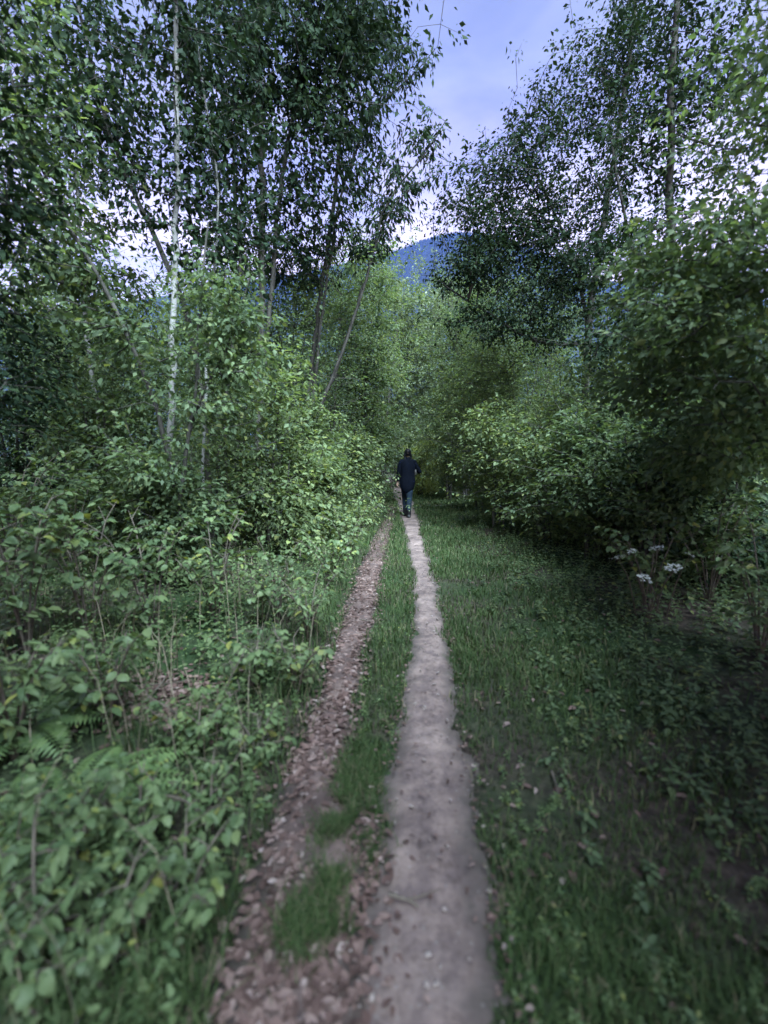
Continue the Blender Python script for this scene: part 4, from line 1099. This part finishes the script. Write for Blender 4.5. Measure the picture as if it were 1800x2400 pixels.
stick('stick', 'second stick crossing the bare twiggy patch, darker', g3(300, 1545, .04), g3(360, 1490, .08), .006, 3)
stick('stick', 'thin stick bridging the rut and the grass strip further along', g3(778, 1345, .03), g3(822, 1352, .03), .005, 4, twigs=0)
stick('sapling_stem', 'bare dark twig rising at a slant left of the rut', g3(440, 1600, 0), at(528, 1400, g3(440, 1600)[1] + .1), .006, 5, twigs=3)
stick('stick', 'stick half hidden in the grass right of the footpath', g3(1190, 1680, .04), g3(1210, 1740, .04), .006, 6, twigs=0)

# ------------------------------------------------------------------ the walker, seen from behind
def loft(rings, sides=16):
    """rings: (centre, half width, half depth[, tilt of the ring as (right, forward) axes]) -> closed tube"""
    V, n = [], len(rings)
    Cc = np.array([r_[0] for r_ in rings], float)
    T = nrm(np.gradient(Cc, axis=0))
    a = np.linspace(0, 2 * np.pi, sides, endpoint=False)
    for k, r_ in enumerate(rings):
        fwd = np.array([0, 1., 0]) if abs(T[k][1]) < .8 else np.array([0, 0, 1.])
        U = nrm(np.cross(fwd, T[k])); W = np.cross(T[k], U)
        V.append(Cc[k] + np.cos(a)[:, None] * r_[1] * U + np.sin(a)[:, None] * r_[2] * W)
    V = np.concatenate(V + [Cc[:1], Cc[-1:]])
    ii = np.arange(n * sides).reshape(n, sides); nx = np.roll(ii, -1, 1)
    F4 = np.stack([ii[:-1], nx[:-1], nx[1:], ii[1:]], -1).reshape(-1, 4)
    b, t = n * sides, n * sides + 1
    F3 = np.concatenate([np.stack([nx[0], ii[0], np.full(sides, b)], 1), np.stack([ii[-1], nx[-1], np.full(sides, t)], 1)])
    return V, [F4, F3]
def fused(name, parts, mat, parent, voxel, smooth=4, disp=None):
    V, F = merge(parts)
    o = obj(name, mesh_np(name, V, F, mat), parent)
    m = o.modifiers.new('fuse', 'REMESH'); m.mode = 'VOXEL'; m.voxel_size = voxel; m.use_smooth_shade = True
    s = o.modifiers.new('smooth', 'SMOOTH'); s.factor = .5; s.iterations = smooth
    return o
M['skin'] = plain_mat('skin', [(.3, (.42, .27, .21)), (.7, (.52, .35, .28))], 30, .5, .1, .002, .4)
M['coat'] = plain_mat('dark_navy_coat', [(.3, (.003, .0045, .009)), (.7, (.006, .008, .015))], 26, .9, .5, .006, .06)
M['jeans'] = plain_mat('dark_blue_denim', [(.3, (.008, .015, .026)), (.7, (.022, .036, .054))], 12, .9, .4, .004, .1)
M['boot'] = plain_mat('black_boot', [(.3, (.004, .004, .006)), (.7, (.010, .010, .013))], 20, .6, .3, .004, .4)
M['hair'] = plain_mat('dark_hair', [(.3, (.003, .003, .005)), (.7, (.008, .008, .012))], 60, .6, .4, .004, .2)
M['white'] = plain_mat('white_paper', [(.3, (.72, .73, .76)), (.7, (.82, .83, .85))], 20, .6, 0)

foot = ground(880, 1117)
pr = empty('person', foot)
tag(pr, 'person in a long dark coat and jeans walking away along the footpath', 'person')
def chain(pts, rads, sides=14): return loft([(np.array(p), a, b) for p, (a, b) in zip(pts, rads)], sides)
LH, RH = (-.088, .10, .86), (.075, -.02, .86)
body = []
# trunk, neck, head
body.append(chain([(-.01, .02, .80), (-.01, .02, .90), (0, .02, 1.05), (0, .01, 1.20), (0, 0, 1.33), (0, 0, 1.39), (0, .005, 1.43)], [(.10, .09), (.15, .11), (.12, .095), (.145, .105), (.16, .09), (.11, .075), (.05, .05)]))
body.append(chain([(0, .005, 1.36), (0, .012, 1.42), (0, .022, 1.47), (0, .03, 1.50)], [(.06, .06), (.05, .052), (.047, .05), (.05, .055)]))
body.append(chain([(0, .045, 1.435), (0, .045, 1.46), (0, .035, 1.50), (0, .03, 1.55), (0, .025, 1.60), (0, .02, 1.635), (0, .02, 1.652)], [(.025, .04), (.045, .065), (.062, .085), (.070, .095), (.068, .092), (.045, .065), (.012, .02)]))
body.append(chain([(0, .125, 1.535), (0, .142, 1.515), (0, .125, 1.50)], [(.008, .008), (.013, .014), (.010, .008)], 8))           # nose
for s in (-1, 1):
    body.append(chain([(s * .066, .035, 1.515), (s * .078, .03, 1.54), (s * .072, .03, 1.57)], [(.008, .014), (.010, .018), (.007, .012)], 8))   # ears
    body.append(chain([(s * .028, .118, 1.55), (s * .028, .122, 1.553), (s * .028, .119, 1.557)], [(.010, .006), (.012, .008), (.010, .006)], 8))  # brow and eye
body.append(chain([(-.02, .122, 1.478), (0, .128, 1.477), (.02, .122, 1.478)], [(.004, .005), (.007, .007), (.004, .005)], 8))        # lips
# legs: left foot forward, right foot behind
body.append(chain([(-.06, .03, .86), (-.062, .08, .64), (-.055, .13, .46), (-.050, .13, .30), (-.046, .12, .12), (-.046, .12, .06)], [(.085, .085), (.074, .078), (.055, .06), (.055, .06), (.036, .04), (.036, .045)]))
body.append(chain([(.05, .01, .86), (.045, -.03, .64), (.035, -.10, .46), (.020, -.20, .31), (.008, -.28, .14), (.008, -.28, .08)], [(.085, .085), (.074, .078), (.055, .06), (.055, .06), (.036, .04), (.036, .045)]))
body.append(chain([(-.050, .07, .03), (-.050, .15, .035), (-.052, .26, .025)], [(.035, .03), (.04, .032), (.03, .018)], 10))
body.append(chain([(.010, -.33, .07), (.010, -.26, .05), (.012, -.16, .03)], [(.035, .03), (.04, .032), (.03, .018)], 10))
# left arm hangs, right arm bent forward
la = [(-.160, 0, 1.35), (-.190, .01, 1.24), (-.214, .02, 1.09), (-.232, .05, .96), (-.238, .07, .865)]
body.append(chain(la, [(.05, .05), (.045, .048), (.038, .04), (.033, .034), (.024, .027)]))
ra = [(.160, 0, 1.35), (.208, -.005, 1.24), (.300, .0, 1.10), (.285, .10, 1.10), (.250, .22, 1.14)]
body.append(chain(ra, [(.05, .05), (.045, .048), (.04, .04), (.034, .034), (.024, .026)]))
def hand(w, d, side, flat, curl):
    """palm, four unequal curled fingers, thumb at the side near the base; w wrist, d direction, side thumb side, flat palm normal"""
    w, d, side, flat = [np.array(v, float) for v in (w, d, side, flat)]
    P = [chain([w - d * .01, w + d * .03, w + d * .07, w + d * .088], [(.022, .022), (.026, .024), (.030, .022), (.026, .018)], 10)]
    for k, (o, ln) in enumerate([(.027, .068), (.009, .076), (-.009, .070), (-.026, .056)]):
        b = w + d * .078 + side * o
        m = b + d * ln * .5 + flat * curl * .014; e = b + d * ln * (1 - .18 * curl) + flat * curl * .045
        P.append(chain([b, b + (m - b) * .6, m, e], [(.0095, .0095), (.009, .009), (.0085, .0085), (.006, .006)], 8))
    b = w + d * .025 + side * .022
    P.append(chain([b, b + d * .028 + side * .024 + flat * .008, b + d * .058 + side * .026 + flat * .02], [(.012, .012), (.0105, .0105), (.007, .007)], 8))
    return P
body += hand((-.238, .07, .86), nrm(np.array([-.03, .12, -1])), (.15, .98, .1), (.98, -.15, 0), .7)
body += hand((.250, .22, 1.14), nrm(np.array([-.35, .9, .25])), (0, -.25, 1), (-.9, -.35, 0), 1.0)
bd = fused('body', body, M['skin'], pr, .0065, 5)
coat = [chain([(-.01, .01, .605), (-.01, .01, .64), (-.008, .01, .72), (-.005, .01, .82), (0, .005, .90), (0, .005, 1.0), (0, 0, 1.10), (0, 0, 1.22), (0, 0, 1.31), (0, 0, 1.365), (0, .002, 1.405), (0, .004, 1.428)],
              [(.118, .12), (.135, .145), (.168, .165), (.188, .165), (.190, .16), (.178, .15), (.172, .142), (.176, .14), (.176, .128), (.150, .11), (.095, .085), (.066, .07)], 24),
        chain([(0, .004, 1.40), (0, .008, 1.44), (0, .01, 1.455)], [(.075, .08), (.068, .07), (.064, .066)]),
        chain([(-.09, 0, 1.37), (-.150, 0, 1.345)] + la[1:4] + [(-.238, .066, .885)], [(.055, .075), (.066, .078), (.066, .070), (.058, .060), (.050, .052), (.047, .05)]),
        chain([(.09, 0, 1.37), (.150, 0, 1.345)] + ra[1:4] + [(.257, .19, 1.132)], [(.055, .075), (.064, .076), (.056, .062), (.050, .050), (.048, .048), (.045, .046)])]
fused('coat', coat, M['coat'], pr, .010, 4)
jl = [chain([(-.058, .03, .80), (-.062, .08, .64), (-.055, .13, .46), (-.050, .13, .30), (-.046, .12, .17), (-.046, .12, .13)], [(.100, .10), (.088, .09), (.068, .072), (.064, .07), (.050, .056), (.049, .055)]),
      chain([(.048, .01, .80), (.045, -.03, .64), (.035, -.10, .46), (.020, -.20, .31), (.010, -.27, .17), (.009, -.275, .14)], [(.100, .10), (.088, .09), (.068, .072), (.064, .07), (.050, .056), (.049, .055)])]
fused('jeans', jl, M['jeans'], pr, .010, 3)
for nm, bx_, by_, bz_, tilt in (('boot', -.048, .12, 0.0, 0), ('boot', .010, -.275, .012, .05)):
    b = [chain([(bx_, by_, .20 + bz_), (bx_, by_, .13 + bz_), (bx_, by_ + .01, .06 + bz_)], [(.054, .058), (.052, .058), (.050, .062)], 12),
         chain([(bx_, by_ - .062, .045 + bz_ + tilt * .4), (bx_, by_ - .03, .05 + bz_), (bx_, by_ + .06, .05 + bz_), (bx_, by_ + .14, .038 + bz_), (bx_, by_ + .185, .028 + bz_)], [(.036, .038), (.047, .048), (.050, .046), (.048, .034), (.028, .022)], 12)]
    bo = fused(nm, b, M['boot'], pr, .008, 2)
    so = chain([(bx_, by_ - .068, .010 + bz_), (bx_, by_ - .03, .010 + bz_), (bx_, by_ + .08, .010 + bz_), (bx_, by_ + .18, .010 + bz_)], [(.034, .010), (.048, .012), (.052, .012), (.034, .010)], 12)
    obj('sole', mesh_np('sole', *so, M['boot']), bo)
hair = [chain([(0, -.01, 1.485), (0, -.005, 1.52), (0, .006, 1.56), (0, .012, 1.605), (0, .014, 1.645), (0, .014, 1.668)], [(.060, .05), (.076, .078), (.083, .098), (.080, .100), (.055, .072), (.018, .025)], 18)]
for s in (-1, 1):
    hair.append(chain([(s * .060, .0, 1.55), (s * .076, -.012, 1.50), (s * .078, -.02, 1.45), (s * .072, -.05, 1.40), (s * .066, -.075, 1.345)], [(.026, .045), (.026, .042), (.024, .034), (.020, .024), (.010, .012)], 12))
hr = fused('hair', hair, M['hair'], pr, .0075, 3)
part_line = chain([(0, -.084, 1.53), (0, -.087, 1.58), (0, -.080, 1.625), (0, -.052, 1.657), (0, .0, 1.672)], [(.0013, .003)] * 5, 6)
tag(obj('parting', mesh_np('parting', *part_line, M['skin']), hr), None)
pr.rotation_euler = (0, 0, math.radians(2))
# something white carried in front at the bent arm
hv = chain([(.198, .165, 1.03), (.200, .165, 1.06), (.206, .165, 1.13), (.206, .165, 1.20), (.202, .165, 1.225)], [(.030, .012), (.046, .022), (.050, .026), (.044, .022), (.028, .010)], 12)
hb = obj('carried_pouch', mesh_np('carried_pouch', *hv, M['white']), None, foot)
hb.rotation_euler = pr.rotation_euler
tag(hb, "small white item carried in the crook of the walker's bent arm", 'pouch')
